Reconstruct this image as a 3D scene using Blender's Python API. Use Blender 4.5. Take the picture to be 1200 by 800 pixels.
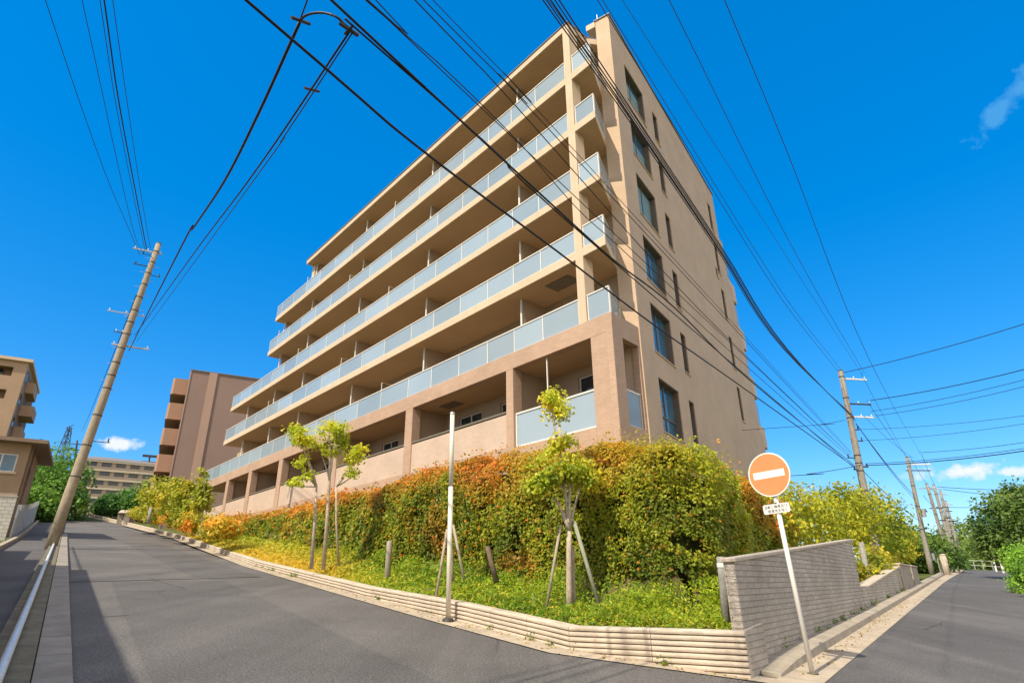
import bpy, math, random
import numpy as np
from mathutils import Matrix, Vector
random.seed(7); rng = np.random.default_rng(7)
R = math.radians
for o in list(bpy.data.objects): bpy.data.objects.remove(o)
scn = bpy.context.scene
COL = scn.collection

# ------------------------------------------------------------------ camera
FPX, PITCH, ROLL = 700.0, R(22.2), R(0.68)      # focal length in px of a 1200 px wide frame
cp, sp, cr, sr = math.cos(PITCH), math.sin(PITCH), math.cos(ROLL), math.sin(ROLL)
_x = np.array([1, 0, 0.]); _d = np.array([0, sp, -cp]); _f = np.array([0, cp, sp])
CAM = np.array([cr*_x + sr*_d, -sr*_x + cr*_d, _f])
cam_d = bpy.data.cameras.new('camera'); cam = bpy.data.objects.new('camera', cam_d); COL.objects.link(cam)
cam_d.sensor_width = 36; cam_d.lens = 36*FPX/1200; cam_d.clip_end = 3000; cam_d.clip_start = 0.1
mm = Matrix.Identity(4)
for i in range(3):
    mm[i][0] = CAM[0][i]; mm[i][1] = -CAM[1][i]; mm[i][2] = -CAM[2][i]
cam.matrix_world = mm
scn.camera = cam

def ray(px, py): return CAM.T @ np.array([px-600, py-400, FPX])
def at(px, py, r):
    "point seen at (px,py), r metres away horizontally"
    d = ray(px, py); return d*(r/math.hypot(d[0], d[1]))
def onz(px, py, z):
    d = ray(px, py); return d*(z/d[2])
def tanel(px, py):
    d = ray(px, py); return d[2]/math.hypot(d[0], d[1])

# ------------------------------------------------------------------ world + sun
SUN_YAW, SUN_EL = R(39.3), R(48.0)
w = bpy.data.worlds.new('World'); scn.world = w; w.use_nodes = True
nt = w.node_tree; nt.nodes.clear()
out = nt.nodes.new('ShaderNodeOutputWorld'); bg = nt.nodes.new('ShaderNodeBackground')
sky = nt.nodes.new('ShaderNodeTexSky'); sky.sky_type = 'NISHITA'; sky.sun_disc = False
sky.sun_elevation = SUN_EL; sky.sun_rotation = SUN_YAW + math.pi
sky.air_density = 1.0; sky.dust_density = 0.3; sky.ozone_density = 2.2; sky.altitude = 50
hs = nt.nodes.new('ShaderNodeHueSaturation'); hs.inputs['Saturation'].default_value = 1.48; hs.inputs['Value'].default_value = .95; hs.inputs['Hue'].default_value = 0.496
nt.links.new(sky.outputs[0], hs.inputs['Color'])
flat = nt.nodes.new('ShaderNodeMixRGB'); flat.inputs[0].default_value = .5; nt.links.new(hs.outputs[0], flat.inputs[1]); flat.inputs[2].default_value = (.0, .92, 3.0, 1)
prev = flat.outputs[0]
def wmath(op, a, b=None, c=None):
    n = nt.nodes.new('ShaderNodeMath'); n.operation = op
    for i, v in enumerate((a, b, c)):
        if v is None: continue
        if isinstance(v, (int, float)): n.inputs[i].default_value = v
        else: nt.links.new(v, n.inputs[i])
    return n.outputs[0]
tc = nt.nodes.new('ShaderNodeTexCoord')
def wdot(vec):
    n = nt.nodes.new('ShaderNodeVectorMath'); n.operation = 'DOT_PRODUCT'
    nt.links.new(tc.outputs['Generated'], n.inputs[0]); n.inputs[1].default_value = vec
    return n.outputs['Value']
wn = nt.nodes.new('ShaderNodeTexNoise'); wn.inputs['Scale'].default_value = 34; wn.inputs['Detail'].default_value = 7; wn.inputs['Roughness'].default_value = .62
nt.links.new(tc.outputs['Generated'], wn.inputs['Vector'])
# real clouds low over the horizon: centre, half width, half height, tilt, opacity
for (cx, cy, hw, hh, tilt, op) in ((138, 521, 24, 8.5, 4, .95), (1130, 552, 46, 12, 5, 1.0), (1185, 553, 32, 8, 0, .85), (1070, 556, 34, 7, 5, .25), (1172, 128, 62, 15, 36, .30)):
    c = ray(cx, cy); c = c/np.linalg.norm(c)
    rt = np.cross(c, [0, 0, 1]); rt /= np.linalg.norm(rt); up = np.cross(rt, c)
    ct, st = math.cos(R(tilt)), math.sin(R(tilt))
    rt, up = rt*ct + up*st, up*ct - rt*st
    a = np.linalg.norm(ray(cx, cy))
    u = wmath('DIVIDE', wdot(tuple(rt)), hw/a); v = wmath('DIVIDE', wdot(tuple(up)), hh/a)
    rr = wmath('SQRT', wmath('ADD', wmath('MULTIPLY', u, u), wmath('MULTIPLY', v, v)))
    m = wmath('SUBTRACT', wmath('MULTIPLY_ADD', wn.outputs[0], 3.2, -.75), rr)
    m = wmath('MULTIPLY', m, 1.5)
    front = wmath('GREATER_THAN', wdot(tuple(c)), 0.8)
    mm_ = nt.nodes.new('ShaderNodeMath'); mm_.operation = 'MULTIPLY'; mm_.use_clamp = True
    nt.links.new(m, mm_.inputs[0]); nt.links.new(front, mm_.inputs[1])
    m2 = wmath('MULTIPLY', mm_.outputs[0], op)
    mx = nt.nodes.new('ShaderNodeMixRGB'); nt.links.new(m2, mx.inputs[0]); nt.links.new(prev, mx.inputs[1]); mx.inputs[2].default_value = (3.6, 3.75, 4.0, 1) if cy > 300 else (.9, 2.5, 3.6, 1)
    prev = mx.outputs[0]
# broken cloud field added outside the picture as pale fill for the shaded walls
wn2 = nt.nodes.new('ShaderNodeTexNoise'); wn2.inputs['Scale'].default_value = 3.2; wn2.inputs['Detail'].default_value = 8; wn2.inputs['Roughness'].default_value = .6
nt.links.new(tc.outputs['Generated'], wn2.inputs['Vector'])
mr = nt.nodes.new('ShaderNodeMapRange'); mr.clamp = True; nt.links.new(wdot((0.0, 1, 0)), mr.inputs[0]); mr.inputs[1].default_value = .42; mr.inputs[2].default_value = .12; mr.inputs[3].default_value = 0; mr.inputs[4].default_value = 1
mc = nt.nodes.new('ShaderNodeMapRange'); mc.clamp = True; nt.links.new(wn2.outputs[0], mc.inputs[0]); mc.inputs[1].default_value = .40; mc.inputs[2].default_value = .54
cm = nt.nodes.new('ShaderNodeMixRGB'); nt.links.new(wmath('MULTIPLY', mr.outputs[0], mc.outputs[0]), cm.inputs[0]); nt.links.new(prev, cm.inputs[1]); cm.inputs[2].default_value = (5.8, 5.2, 4.5, 1); prev = cm.outputs[0]
nt.links.new(prev, bg.inputs['Color']); bg.inputs['Strength'].default_value = 0.15
nt.links.new(bg.outputs[0], out.inputs['Surface'])
sd_ = bpy.data.lights.new('sun', 'SUN'); sd_.energy = 3.2; sd_.angle = R(0.53); sd_.color = (1.0, .90, .735)
sun = bpy.data.objects.new('sun', sd_); COL.objects.link(sun)
tr = Vector((math.sin(SUN_YAW)*math.cos(SUN_EL), math.cos(SUN_YAW)*math.cos(SUN_EL), -math.sin(SUN_EL)))
sun.rotation_euler = tr.to_track_quat('-Z', 'Y').to_euler(); sun.location = (-30, -30, 60)
scn.view_settings.view_transform = 'Standard'; scn.view_settings.look = 'None'
scn.view_settings.exposure = 0.82; scn.view_settings.gamma = 1; scn.view_settings.use_curve_mapping = False
scn.cycles.max_bounces = 6; scn.cycles.transparent_max_bounces = 4

# ------------------------------------------------------------------ materials
def newmat(name):
    m = bpy.data.materials.new(name); m.use_nodes = True
    return m, m.node_tree, m.node_tree.nodes['Principled BSDF']
def nd(t, kind, **kw):
    n = t.nodes.new(kind)
    for k, v in kw.items():
        if k in n.inputs: n.inputs[k].default_value = v
        else: setattr(n, k, v)
    return n
def ramp(t, fac, stops):
    r = t.nodes.new('ShaderNodeValToRGB'); e = r.color_ramp.elements
    while len(e) < len(stops): e.new(.5)
    for i, (p, c) in enumerate(stops):
        e[i].position = p; e[i].color = (*c, 1) if len(c) == 3 else c
    t.links.new(fac, r.inputs[0]); return r.outputs[0]
def simple(name, col, rough=.7, spec=.3, var=.15, scale=3.0, bump=0.0, bscale=40, metal=0, coord='UV', streak=0.0):
    "plain surface: base colour with mottling, fine grain bump and optional run-down streaks"
    m, t, b = newmat(name)
    tc = nd(t, 'ShaderNodeTexCoord'); cs = tc.outputs[coord]
    n1 = nd(t, 'ShaderNodeTexNoise', Scale=scale, Detail=6, Roughness=.65); t.links.new(cs, n1.inputs['Vector'])
    c0 = tuple(x*(1-var) for x in col); c1 = tuple(min(1, x*(1+var)) for x in col)
    c = ramp(t, n1.outputs[0], ((.3, c0), (.7, c1)))
    if streak:
        mp = nd(t, 'ShaderNodeMapping'); mp.inputs['Scale'].default_value = (6, .25, 1); t.links.new(cs, mp.inputs[0])
        n3 = nd(t, 'ShaderNodeTexNoise', Scale=1.0, Detail=5, Roughness=.6); t.links.new(mp.outputs[0], n3.inputs['Vector'])
        f = ramp(t, n3.outputs[0], ((.5, (0, 0, 0)), (.78, (streak,)*3)))
        mx = nd(t, 'ShaderNodeMixRGB'); t.links.new(f, mx.inputs[0]); t.links.new(c, mx.inputs[1]); mx.inputs[2].default_value = (*[x*.45 for x in col], 1)
        c = mx.outputs[0]
    t.links.new(c, b.inputs['Base Color'])
    b.inputs['Roughness'].default_value = rough; b.inputs['Specular IOR Level'].default_value = spec; b.inputs['Metallic'].default_value = metal
    if bump:
        n2 = nd(t, 'ShaderNodeTexNoise', Scale=bscale, Detail=4, Roughness=.6); t.links.new(cs, n2.inputs['Vector'])
        bp = nd(t, 'ShaderNodeBump', Strength=bump, Distance=.01); t.links.new(n2.outputs[0], bp.inputs['Height']); t.links.new(bp.outputs[0], b.inputs['Normal'])
    return m
def brick(name, c1, c2, mortar, bw, rh, ms, rough=.75, bump=.4, rock=0.0, rockscale=14, dirt=.35, spec=.25, dist=.02):
    m, t, b = newmat(name)
    tc = nd(t, 'ShaderNodeTexCoord')
    br = nd(t, 'ShaderNodeTexBrick'); br.inputs['Scale'].default_value = 1; br.inputs['Brick Width'].default_value = bw; br.inputs['Row Height'].default_value = rh
    br.inputs['Mortar Size'].default_value = ms; br.inputs['Mortar Smooth'].default_value = .15; br.inputs['Bias'].default_value = 0
    br.inputs['Color1'].default_value = (*c1, 1); br.inputs['Color2'].default_value = (*c2, 1); br.inputs['Mortar'].default_value = (*mortar, 1)
    t.links.new(tc.outputs['UV'], br.inputs['Vector'])
    n1 = nd(t, 'ShaderNodeTexNoise', Scale=.7, Detail=7, Roughness=.65); t.links.new(tc.outputs['UV'], n1.inputs['Vector'])
    f = ramp(t, n1.outputs[0], ((.35, (1-dirt,)*3), (.65, (1.05,)*3)))
    mx = nd(t, 'ShaderNodeMixRGB', blend_type='MULTIPLY'); mx.inputs[0].default_value = 1; t.links.new(br.outputs['Color'], mx.inputs[1]); t.links.new(f, mx.inputs[2])
    t.links.new(mx.outputs[0], b.inputs['Base Color'])
    h = wm = None
    inv = nd(t, 'ShaderNodeMath', operation='SUBTRACT'); inv.inputs[0].default_value = 1; t.links.new(br.outputs['Fac'], inv.inputs[1])
    h = inv.outputs[0]
    if rock:
        n2 = nd(t, 'ShaderNodeTexNoise', Scale=rockscale, Detail=6, Roughness=.7); t.links.new(tc.outputs['UV'], n2.inputs['Vector'])
        ma = nd(t, 'ShaderNodeMath', operation='MULTIPLY_ADD'); t.links.new(n2.outputs[0], ma.inputs[0]); ma.inputs[1].default_value = rock; t.links.new(h, ma.inputs[2]); h = ma.outputs[0]
    bp = nd(t, 'ShaderNodeBump', Strength=bump, Distance=dist); t.links.new(h, bp.inputs['Height']); t.links.new(bp.outputs[0], b.inputs['Normal'])
    b.inputs['Roughness'].default_value = rough; b.inputs['Specular IOR Level'].default_value = spec
    return m
def leafmat(name='leaf'):
    m, t, b = newmat(name)
    a = nd(t, 'ShaderNodeAttribute'); a.attribute_name = 'Col'
    t.links.new(a.outputs['Color'], b.inputs['Base Color'])
    b.inputs['Roughness'].default_value = .5; b.inputs['Specular IOR Level'].default_value = .25
    tl = nd(t, 'ShaderNodeBsdfTranslucent'); mix = nd(t, 'ShaderNodeMixShader'); mix.inputs[0].default_value = .35
    hsv = nd(t, 'ShaderNodeHueSaturation'); hsv.inputs['Value'].default_value = 1.6; t.links.new(a.outputs['Color'], hsv.inputs['Color']); t.links.new(hsv.outputs[0], tl.inputs['Color'])
    t.links.new(b.outputs[0], mix.inputs[1]); t.links.new(tl.outputs[0], mix.inputs[2])
    t.links.new(mix.outputs[0], t.nodes['Material Output'].inputs['Surface'])
    return m
def asphalt(name, base, patch=True):
    m, t, b = newmat(name)
    tc = nd(t, 'ShaderNodeTexCoord'); cs = tc.outputs['UV']
    n1 = nd(t, 'ShaderNodeTexNoise', Scale=.28, Detail=9, Roughness=.65); t.links.new(cs, n1.inputs['Vector'])
    n2 = nd(t, 'ShaderNodeTexNoise', Scale=38, Detail=4, Roughness=.75); t.links.new(cs, n2.inputs['Vector'])
    v = nd(t, 'ShaderNodeTexVoronoi', Scale=70); t.links.new(cs, v.inputs['Vector'])
    c = ramp(t, n1.outputs[0], ((.3, tuple(x*.78 for x in base)), (.7, tuple(x*1.2 for x in base))))
    def mul(c, f, k=1.0):
        mx = nd(t, 'ShaderNodeMixRGB', blend_type='MULTIPLY'); mx.inputs[0].default_value = k; t.links.new(c, mx.inputs[1]); t.links.new(f, mx.inputs[2]); return mx.outputs[0]
    c = mul(c, ramp(t, n2.outputs[0], ((.32, (.42,)*3), (.5, (1.0,)*3), (.72, (1.75,)*3))))
    c = mul(c, ramp(t, v.outputs['Color'], ((.0, (.72,)*3), (1, (1.3,)*3))))
    mp = nd(t, 'ShaderNodeMapping'); mp.inputs['Scale'].default_value = (1.3, .035, 1); mp.inputs['Rotation'].default_value = (0, 0, R(-36)); t.links.new(cs, mp.inputs[0])
    n3 = nd(t, 'ShaderNodeTexNoise', Scale=1.0, Detail=4, Roughness=.55); t.links.new(mp.outputs[0], n3.inputs['Vector'])
    c = mul(c, ramp(t, n3.outputs[0], ((.35, (.84,)*3), (.65, (1.12,)*3))))
    # hairline cracks along wandering cell borders, only in worn patches
    dn = nd(t, 'ShaderNodeTexNoise', Scale=1.5, Detail=5, Roughness=.6); t.links.new(cs, dn.inputs['Vector'])
    mxv = nd(t, 'ShaderNodeMixRGB'); mxv.inputs[0].default_value = .22; t.links.new(cs, mxv.inputs[1]); t.links.new(dn.outputs['Color'], mxv.inputs[2])
    vc = nd(t, 'ShaderNodeTexVoronoi', feature='DISTANCE_TO_EDGE', Scale=.33); t.links.new(mxv.outputs[0], vc.inputs['Vector'])
    cr = ramp(t, vc.outputs['Distance'], ((.0, (.35,)*3), (.006, (1,)*3)))
    nm = nd(t, 'ShaderNodeTexNoise', Scale=.16, Detail=3); t.links.new(cs, nm.inputs['Vector']); wr = ramp(t, nm.outputs[0], ((.50, (0, 0, 0)), (.58, (1, 1, 1))))
    mk = nd(t, 'ShaderNodeMixRGB'); t.links.new(wr, mk.inputs[0]); mk.inputs[1].default_value = (1, 1, 1, 1); t.links.new(cr, mk.inputs[2]); c = mul(c, mk.outputs[0])
    # old oil spots
    vo = nd(t, 'ShaderNodeTexVoronoi', Scale=.55); t.links.new(mxv.outputs[0], vo.inputs['Vector']); c = mul(c, ramp(t, vo.outputs['Distance'], ((.03, (.6,)*3), (.13, (1,)*3))), .7)
    t.links.new(c, b.inputs['Base Color'])
    bp = nd(t, 'ShaderNodeBump', Strength=.6, Distance=.01); t.links.new(n2.outputs[0], bp.inputs['Height']); t.links.new(bp.outputs[0], b.inputs['Normal'])
    b.inputs['Roughness'].default_value = .85; b.inputs['Specular IOR Level'].default_value = .3
    return m
def glassy(name, col, rough=.05, spec=.6, var=.1, scale=.4, metal=0):
    m = simple(name, col, rough, spec, var, scale, 0, 10, metal); return m

M = {}
M['stucco'] = brick('beige_tile', (.57, .415, .28), (.55, .395, .262), (.50, .36, .24), .24, .075, .008, .7, .2, dirt=.10)
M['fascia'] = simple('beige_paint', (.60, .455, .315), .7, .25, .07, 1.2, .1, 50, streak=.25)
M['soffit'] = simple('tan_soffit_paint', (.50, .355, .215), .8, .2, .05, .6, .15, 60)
M['tile'] = brick('pink_beige_tile', (.50, .34, .235), (.45, .30, .205), (.38, .26, .18), .24, .07, .006, .6, .35, dirt=.12)
M['tilelight'] = brick('pale_pink_tile', (.56, .43, .33), (.53, .40, .30), (.46, .35, .26), .24, .07, .005, .6, .25, dirt=.10)
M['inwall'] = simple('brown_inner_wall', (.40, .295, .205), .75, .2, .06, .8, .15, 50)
M['panel'] = simple('frosted_panel_glass', (.285, .36, .415), .22, .5, .05, .35)
_t = M['panel'].node_tree; _b = _t.nodes['Principled BSDF']; _l = _b.inputs['Base Color'].links[0].from_socket
_oi = _t.nodes.new('ShaderNodeObjectInfo'); _mr = _t.nodes.new('ShaderNodeMapRange'); _mr.inputs[3].default_value = .82; _mr.inputs[4].default_value = 1.12; _t.links.new(_oi.outputs['Random'], _mr.inputs[0])
_hv = _t.nodes.new('ShaderNodeHueSaturation'); _t.links.new(_l, _hv.inputs['Color']); _t.links.new(_mr.outputs[0], _hv.inputs['Value']); _t.links.new(_hv.outputs[0], _b.inputs['Base Color']); _b.inputs['Roughness'].default_value = .14
M['alu'] = simple('pale_aluminium', (.72, .68, .60), .4, .5, .05, 4)
M['bronze'] = simple('bronze_frame', (.16, .12, .09), .45, .4, .1, 4)
M['winblue'] = glassy('window_glass', (.045, .13, .20), .06, .8, .5, .8)
M['windark'] = glassy('dark_window_glass', (.03, .04, .05), .06, .6, .6, .7)
M['blind'] = simple('pale_teal_blind', (.16, .27, .28), .5, .5, .12, 1.5)
M['coping'] = simple('dark_coping', (.16, .15, .14), .5, .4, .1, 2)
M['hatch'] = simple('dull_hatch_steel', (.17, .15, .11), .6, .3, .15, 5)
M['asphalt'] = asphalt('asphalt', (.125, .117, .11))
M['asphalt2'] = asphalt('asphalt_newer', (.106, .100, .096))
M['shadowseam'] = simple('shadow_and_seam_dark', (.03, .03, .03), .7, .3, .3, 8)  # near-black tone of the painted wire shadow and the short seam
M['gutter'] = simple('gutter_concrete', (.42, .35, .26), .85, .2, .22, 2.2, .4, 60)
M['kerb'] = simple('kerb_concrete', (.36, .31, .24), .85, .2, .25, 2.5, .5, 50, streak=.3)
M['slab'] = simple('slab_concrete', (.27, .245, .21), .85, .2, .25, 2.0, .5, 60)
M['oldconc'] = simple('mossy_concrete', (.16, .145, .105), .9, .15, .35, 3.0, .5, 40)
M['rib'] = simple('ribbed_block', (.52, .44, .345), .8, .25, .30, 2.2, .5, 45, streak=.3)
M['split'] = brick('split_face_block', (.68, .60, .50), (.58, .51, .42), (.45, .39, .32), .31, .074, .006, .9, 1.0, 1.6, 11, .25, .15, .05)
M['splitcap'] = simple('wall_cap', (.50, .43, .34), .8, .2, .2, 3, .4, 45)
M['whiteblock'] = brick('white_block', (.62, .58, .52), (.56, .52, .47), (.40, .37, .33), .4, .2, .02, .8, .4, dirt=.25)
M['polec'] = simple('pole_concrete', (.33, .27, .19), .8, .2, .22, 3.0, .3, 60, streak=.4)
M['polegrey'] = simple('weathered_pole', (.30, .27, .23), .8, .2, .25, 4, .4, 40, streak=.4)
M['steel'] = simple('galvanised_steel', (.42, .42, .41), .45, .5, .15, 6, metal=.4)
M['dark'] = simple('dark_fitting', (.05, .045, .04), .6, .3, .2, 6)
M['cable'] = simple('black_cable', (.010, .010, .013), .5, .35, .2, 3)
M['white'] = simple('white_paint', (.80, .77, .70), .45, .4, .06, 4, .1, 60)
M['postw'] = simple('off_white_post_paint', (.74, .67, .55), .45, .4, .12, 4, .1, 60, streak=.3)
M['orange'] = simple('faded_orange_sign', (.74, .26, .095), .5, .4, .05, 4)
M['signback'] = simple('sign_aluminium', (.5, .5, .5), .4, .5, .1, 6, metal=.5)
M['black'] = simple('black_lettering', (.03, .03, .05), .6, .3, .1, 6)
M['bark'] = simple('pale_bark', (.46, .38, .28), .9, .15, .35, 8, .8, 40)
M['barkdark'] = simple('brown_bark', (.15, .11, .075), .9, .15, .35, 8, .8, 40)
M['stake'] = simple('grey_timber_stake', (.36, .30, .22), .85, .2, .25, 8, .5, 40)
M['stakegreen'] = simple('greenish_timber_stake', (.27, .28, .20), .85, .2, .25, 8, .5, 40)
M['oldwood'] = simple('grey_weathered_wood', (.30, .29, .26), .9, .15, .3, 8, .8, 40)
M['soil'] = simple('soil', (.14, .11, .05), .95, .1, .4, 1.5, .8, 20)
M['scrub'] = simple('rough_grass', (.10, .12, .035), .95, .1, .45, .5, .8, 20)
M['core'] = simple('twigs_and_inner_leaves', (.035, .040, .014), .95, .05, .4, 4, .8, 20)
M['leaf'] = leafmat()
M['mauve'] = simple('mauve_brown_tile', (.27, .185, .15), .8, .2, .06, .3, .15, 40, streak=.08)
M['mauvelight'] = simple('salmon_strip', (.40, .265, .20), .8, .2, .06, .5, .15, 40)
M['orangeb'] = simple('orange_brown_tile', (.36, .215, .145), .8, .2, .06, .5, .15, 40)
M['tower'] = simple('tan_tower_render', (.40, .27, .175), .8, .2, .08, .3, .15, 40, streak=.12)
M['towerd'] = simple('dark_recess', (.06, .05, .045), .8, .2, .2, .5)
M['house'] = simple('house_render', (.37, .25, .16), .8, .2, .1, .5, .15, 40, streak=.15)
M['roof'] = simple('brown_roof', (.23, .16, .11), .7, .3, .15, 2, .3, 20)
M['grey_roof'] = simple('grey_roof', (.20, .18, .17), .7, .3, .15, 2, .3, 20)
M['far'] = simple('far_beige_render', (.39, .31, .23), .8, .2, .08, .2)
M['farw'] = simple('far_pale_render', (.55, .46, .35), .8, .2, .08, .2)
M['farglass'] = glassy('far_window_glass', (.10, .14, .17), .15, .6, .4, .3)
M['winframe'] = simple('white_window_frame', (.7, .7, .68), .5, .4, .05, 4)
M['net'] = simple('pale_blue_fence_panel', (.42, .50, .55), .6, .3, .25, 2.5, .3, 20)
M['galv'] = simple('pale_metal_rail', (.62, .68, .72), .38, .5, .12, 6, .1, 30, metal=.2)

# ------------------------------------------------------------------ mesh helpers
def wloc(o):
    v = np.zeros(3)
    while o is not None: v += np.array(o.location); o = o.parent
    return v
class MB:
    def __init__(s): s.v = []; s.f = []
    def add(s, vs, fs):
        n = len(s.v); s.v += [tuple(map(float, p)) for p in vs]; s.f += [tuple(i+n for i in f) for f in fs]; return s
    def box(s, fr, a0, a1, b0, b1, c0, c1):
        P = [fr(a, b, c) for c in (c0, c1) for a, b in ((a0, b0), (a1, b0), (a1, b1), (a0, b1))]
        return s.add(P, [(0, 3, 2, 1), (4, 5, 6, 7), (0, 1, 5, 4), (1, 2, 6, 5), (2, 3, 7, 6), (3, 0, 4, 7)])
    def prism(s, poly, z0, z1):
        n = len(poly)
        z0s = z0 if hasattr(z0, '__len__') else [z0]*n; z1s = z1 if hasattr(z1, '__len__') else [z1]*n
        P = [(p[0], p[1], z) for p, z in zip(poly, z0s)] + [(p[0], p[1], z) for p, z in zip(poly, z1s)]
        return s.add(P, [tuple(range(n))[::-1], tuple(range(n, 2*n))] + [(i, (i+1) % n, n+(i+1) % n, n+i) for i in range(n)])
    def tube(s, pts, r, n=8, cap=True):
        pts = [np.array(p, float) for p in pts]; k = len(pts)
        rs = r if hasattr(r, '__len__') else [r]*k
        V = []; u = None
        for i in range(k):
            t = pts[min(i+1, k-1)] - pts[max(i-1, 0)]; t = t/np.linalg.norm(t)
            if u is None:
                a = np.array([0, 0, 1.]) if abs(t[2]) < .9 else np.array([1., 0, 0]); u = np.cross(a, t)
            else: u = u - t*(u @ t)
            u = u/np.linalg.norm(u); v = np.cross(t, u)
            for j in range(n):
                a = 2*math.pi*j/n; V.append(pts[i] + rs[i]*(math.cos(a)*u + math.sin(a)*v))
        F = [(i*n+j, i*n+(j+1) % n, (i+1)*n+(j+1) % n, (i+1)*n+j) for i in range(k-1) for j in range(n)]
        if cap: F += [tuple(range(n))[::-1], tuple(range((k-1)*n, k*n))]
        return s.add(V, F)
    def build(s, name, mat, parent=None, smooth=False, bevel=0, loc=None):
        base = wloc(parent) if parent is not None else (np.array(loc, float) if loc is not None else np.zeros(3))
        me = bpy.data.meshes.new(name); V = np.array(s.v) - base
        me.from_pydata([tuple(p) for p in V], [], s.f)
        uv = me.uv_layers.new(name='UV'); buf = np.zeros((len(me.loops), 2)); W = np.array(s.v)
        me.update()
        for p in me.polygons:
            nn = np.array(p.normal); li = np.array(p.loop_indices); pv = W[list(p.vertices)]
            if abs(nn[2]) > .75: buf[li] = pv[:, :2]
            else:
                tg = np.array([-nn[1], nn[0]]); tg = tg/(np.linalg.norm(tg)+1e-9)
                buf[li, 0] = pv[:, :2] @ tg; buf[li, 1] = pv[:, 2]
        uv.data.foreach_set('uv', buf.ravel())
        if smooth: me.polygons.foreach_set('use_smooth', [True]*len(me.polygons))
        me.materials.append(M[mat]); o = bpy.data.objects.new(name, me); COL.objects.link(o)
        if parent is not None: o.parent = parent
        else: o.location = base
        if bevel:
            b = o.modifiers.new('bevel', 'BEVEL'); b.width = bevel; b.segments = 2; b.limit_method = 'ANGLE'; b.angle_limit = R(40)
        return o
XYZ = lambda a, b, c: (a, b, c)
def frame(o, u, v):
    o = np.array(o, float); u = np.array(u, float); v = np.array(v, float)
    def f(a, b, c):
        p = o[:2] + u[:2]*a + v[:2]*b; return (p[0], p[1], c + (o[2] if len(o) > 2 else 0))
    return f
def yawv(deg): return np.array([math.sin(R(deg)), math.cos(R(deg))])
def tag(o, label=None, cat=None, group=None, kind=None):
    if label: o['label'] = label
    if cat: o['category'] = cat
    if group: o['group'] = group
    if kind: o['kind'] = kind
    return o
def thing(name, label, cat, loc, group=None):
    o = bpy.data.objects.new(name, None); COL.objects.link(o); o.location = tuple(map(float, loc)); o.empty_display_size = .3
    return tag(o, label, cat, group)
def cells(mb, fr, us, zs, solid, d0, d1):
    "a wall d0..d1 thick made of the solid cells of a grid, with reveals round the openings"
    nu, nz = len(us)-1, len(zs)-1
    S = [[solid((us[i]+us[i+1])/2, (zs[j]+zs[j+1])/2) for j in range(nz)] for i in range(nu)]
    g = lambda i, j: 0 <= i < nu and 0 <= j < nz and S[i][j]
    q = lambda *p: mb.add([fr(*x) for x in p], [(0, 1, 2, 3)])
    for i in range(nu):
        for j in range(nz):
            if not S[i][j]: continue
            a0, a1, z0, z1 = us[i], us[i+1], zs[j], zs[j+1]
            q((a0, d0, z0), (a1, d0, z0), (a1, d0, z1), (a0, d0, z1)); q((a0, d1, z0), (a0, d1, z1), (a1, d1, z1), (a1, d1, z0))
            if not g(i-1, j): q((a0, d0, z0), (a0, d0, z1), (a0, d1, z1), (a0, d1, z0))
            if not g(i+1, j): q((a1, d0, z0), (a1, d1, z0), (a1, d1, z1), (a1, d0, z1))
            if not g(i, j-1): q((a0, d0, z0), (a0, d1, z0), (a1, d1, z0), (a1, d0, z0))
            if not g(i, j+1): q((a0, d0, z1), (a1, d0, z1), (a1, d1, z1), (a0, d1, z1))
def holes_wall(mb, fr, u0, u1, z0, z1, holes, d0, d1, extra=None, ub=(), zb=()):
    us = sorted({u0, u1, *ub, *[h[k] for h in holes for k in (0, 1)]}); zs = sorted({z0, z1, *zb, *[h[k] for h in holes for k in (2, 3)]})
    us = [u for u in us if u0-1e-6 <= u <= u1+1e-6]; zs = [z for z in zs if z0-1e-6 <= z <= z1+1e-6]
    def solid(u, z):
        if extra and not extra(u, z): return False
        return not any(h[0] < u < h[1] and h[2] < z < h[3] for h in holes)
    cells(mb, fr, us, zs, solid, d0, d1)
def window(root, fr, u0, u1, z0, z1, d, frmat='bronze', glmat='winblue', mull=(), ft=.05, label=None, blind=0.0, lining=0):
    "a window part: frame with its pane; returns the frame"
    m = MB()
    m.box(fr, u0, u0+ft, d, d+.07, z0, z1); m.box(fr, u1-ft, u1, d, d+.07, z0, z1)
    m.box(fr, u0+ft, u1-ft, d, d+.07, z0, z0+ft); m.box(fr, u0+ft, u1-ft, d, d+.07, z1-ft, z1)
    for k in mull:
        if k > 0: m.box(fr, u0+(u1-u0)*k-ft/2, u0+(u1-u0)*k+ft/2, d-.003, d+.06, z0+ft, z1-ft)
        else: m.box(fr, u0+ft, u1-ft, d-.003, d+.06, z0-(z1-z0)*k-ft/2, z0-(z1-z0)*k+ft/2)
    if lining:
        for (x0, x1, y0, y1) in ((u0-.001, u0+.03, z0, z1), (u1-.03, u1+.001, z0, z1), (u0+.03, u1-.03, z0-.001, z0+.025), (u0+.03, u1-.03, z1-.03, z1+.001)): m.box(fr, x0, x1, d-lining, d-.001, y0, y1)
    f = m.build('window', frmat, root)
    MB().box(fr, u0+ft*.8, u1-ft*.8, d+.03, d+.05, z0+ft*.8, z1-ft*.8).build('pane', glmat, f)
    if blind: MB().box(fr, u0+ft*1.1, u1-ft*1.1, d+.022, d+.028, z0+ft, z0+(z1-z0)*blind).build('blind', 'blind', f)
    return f

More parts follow.
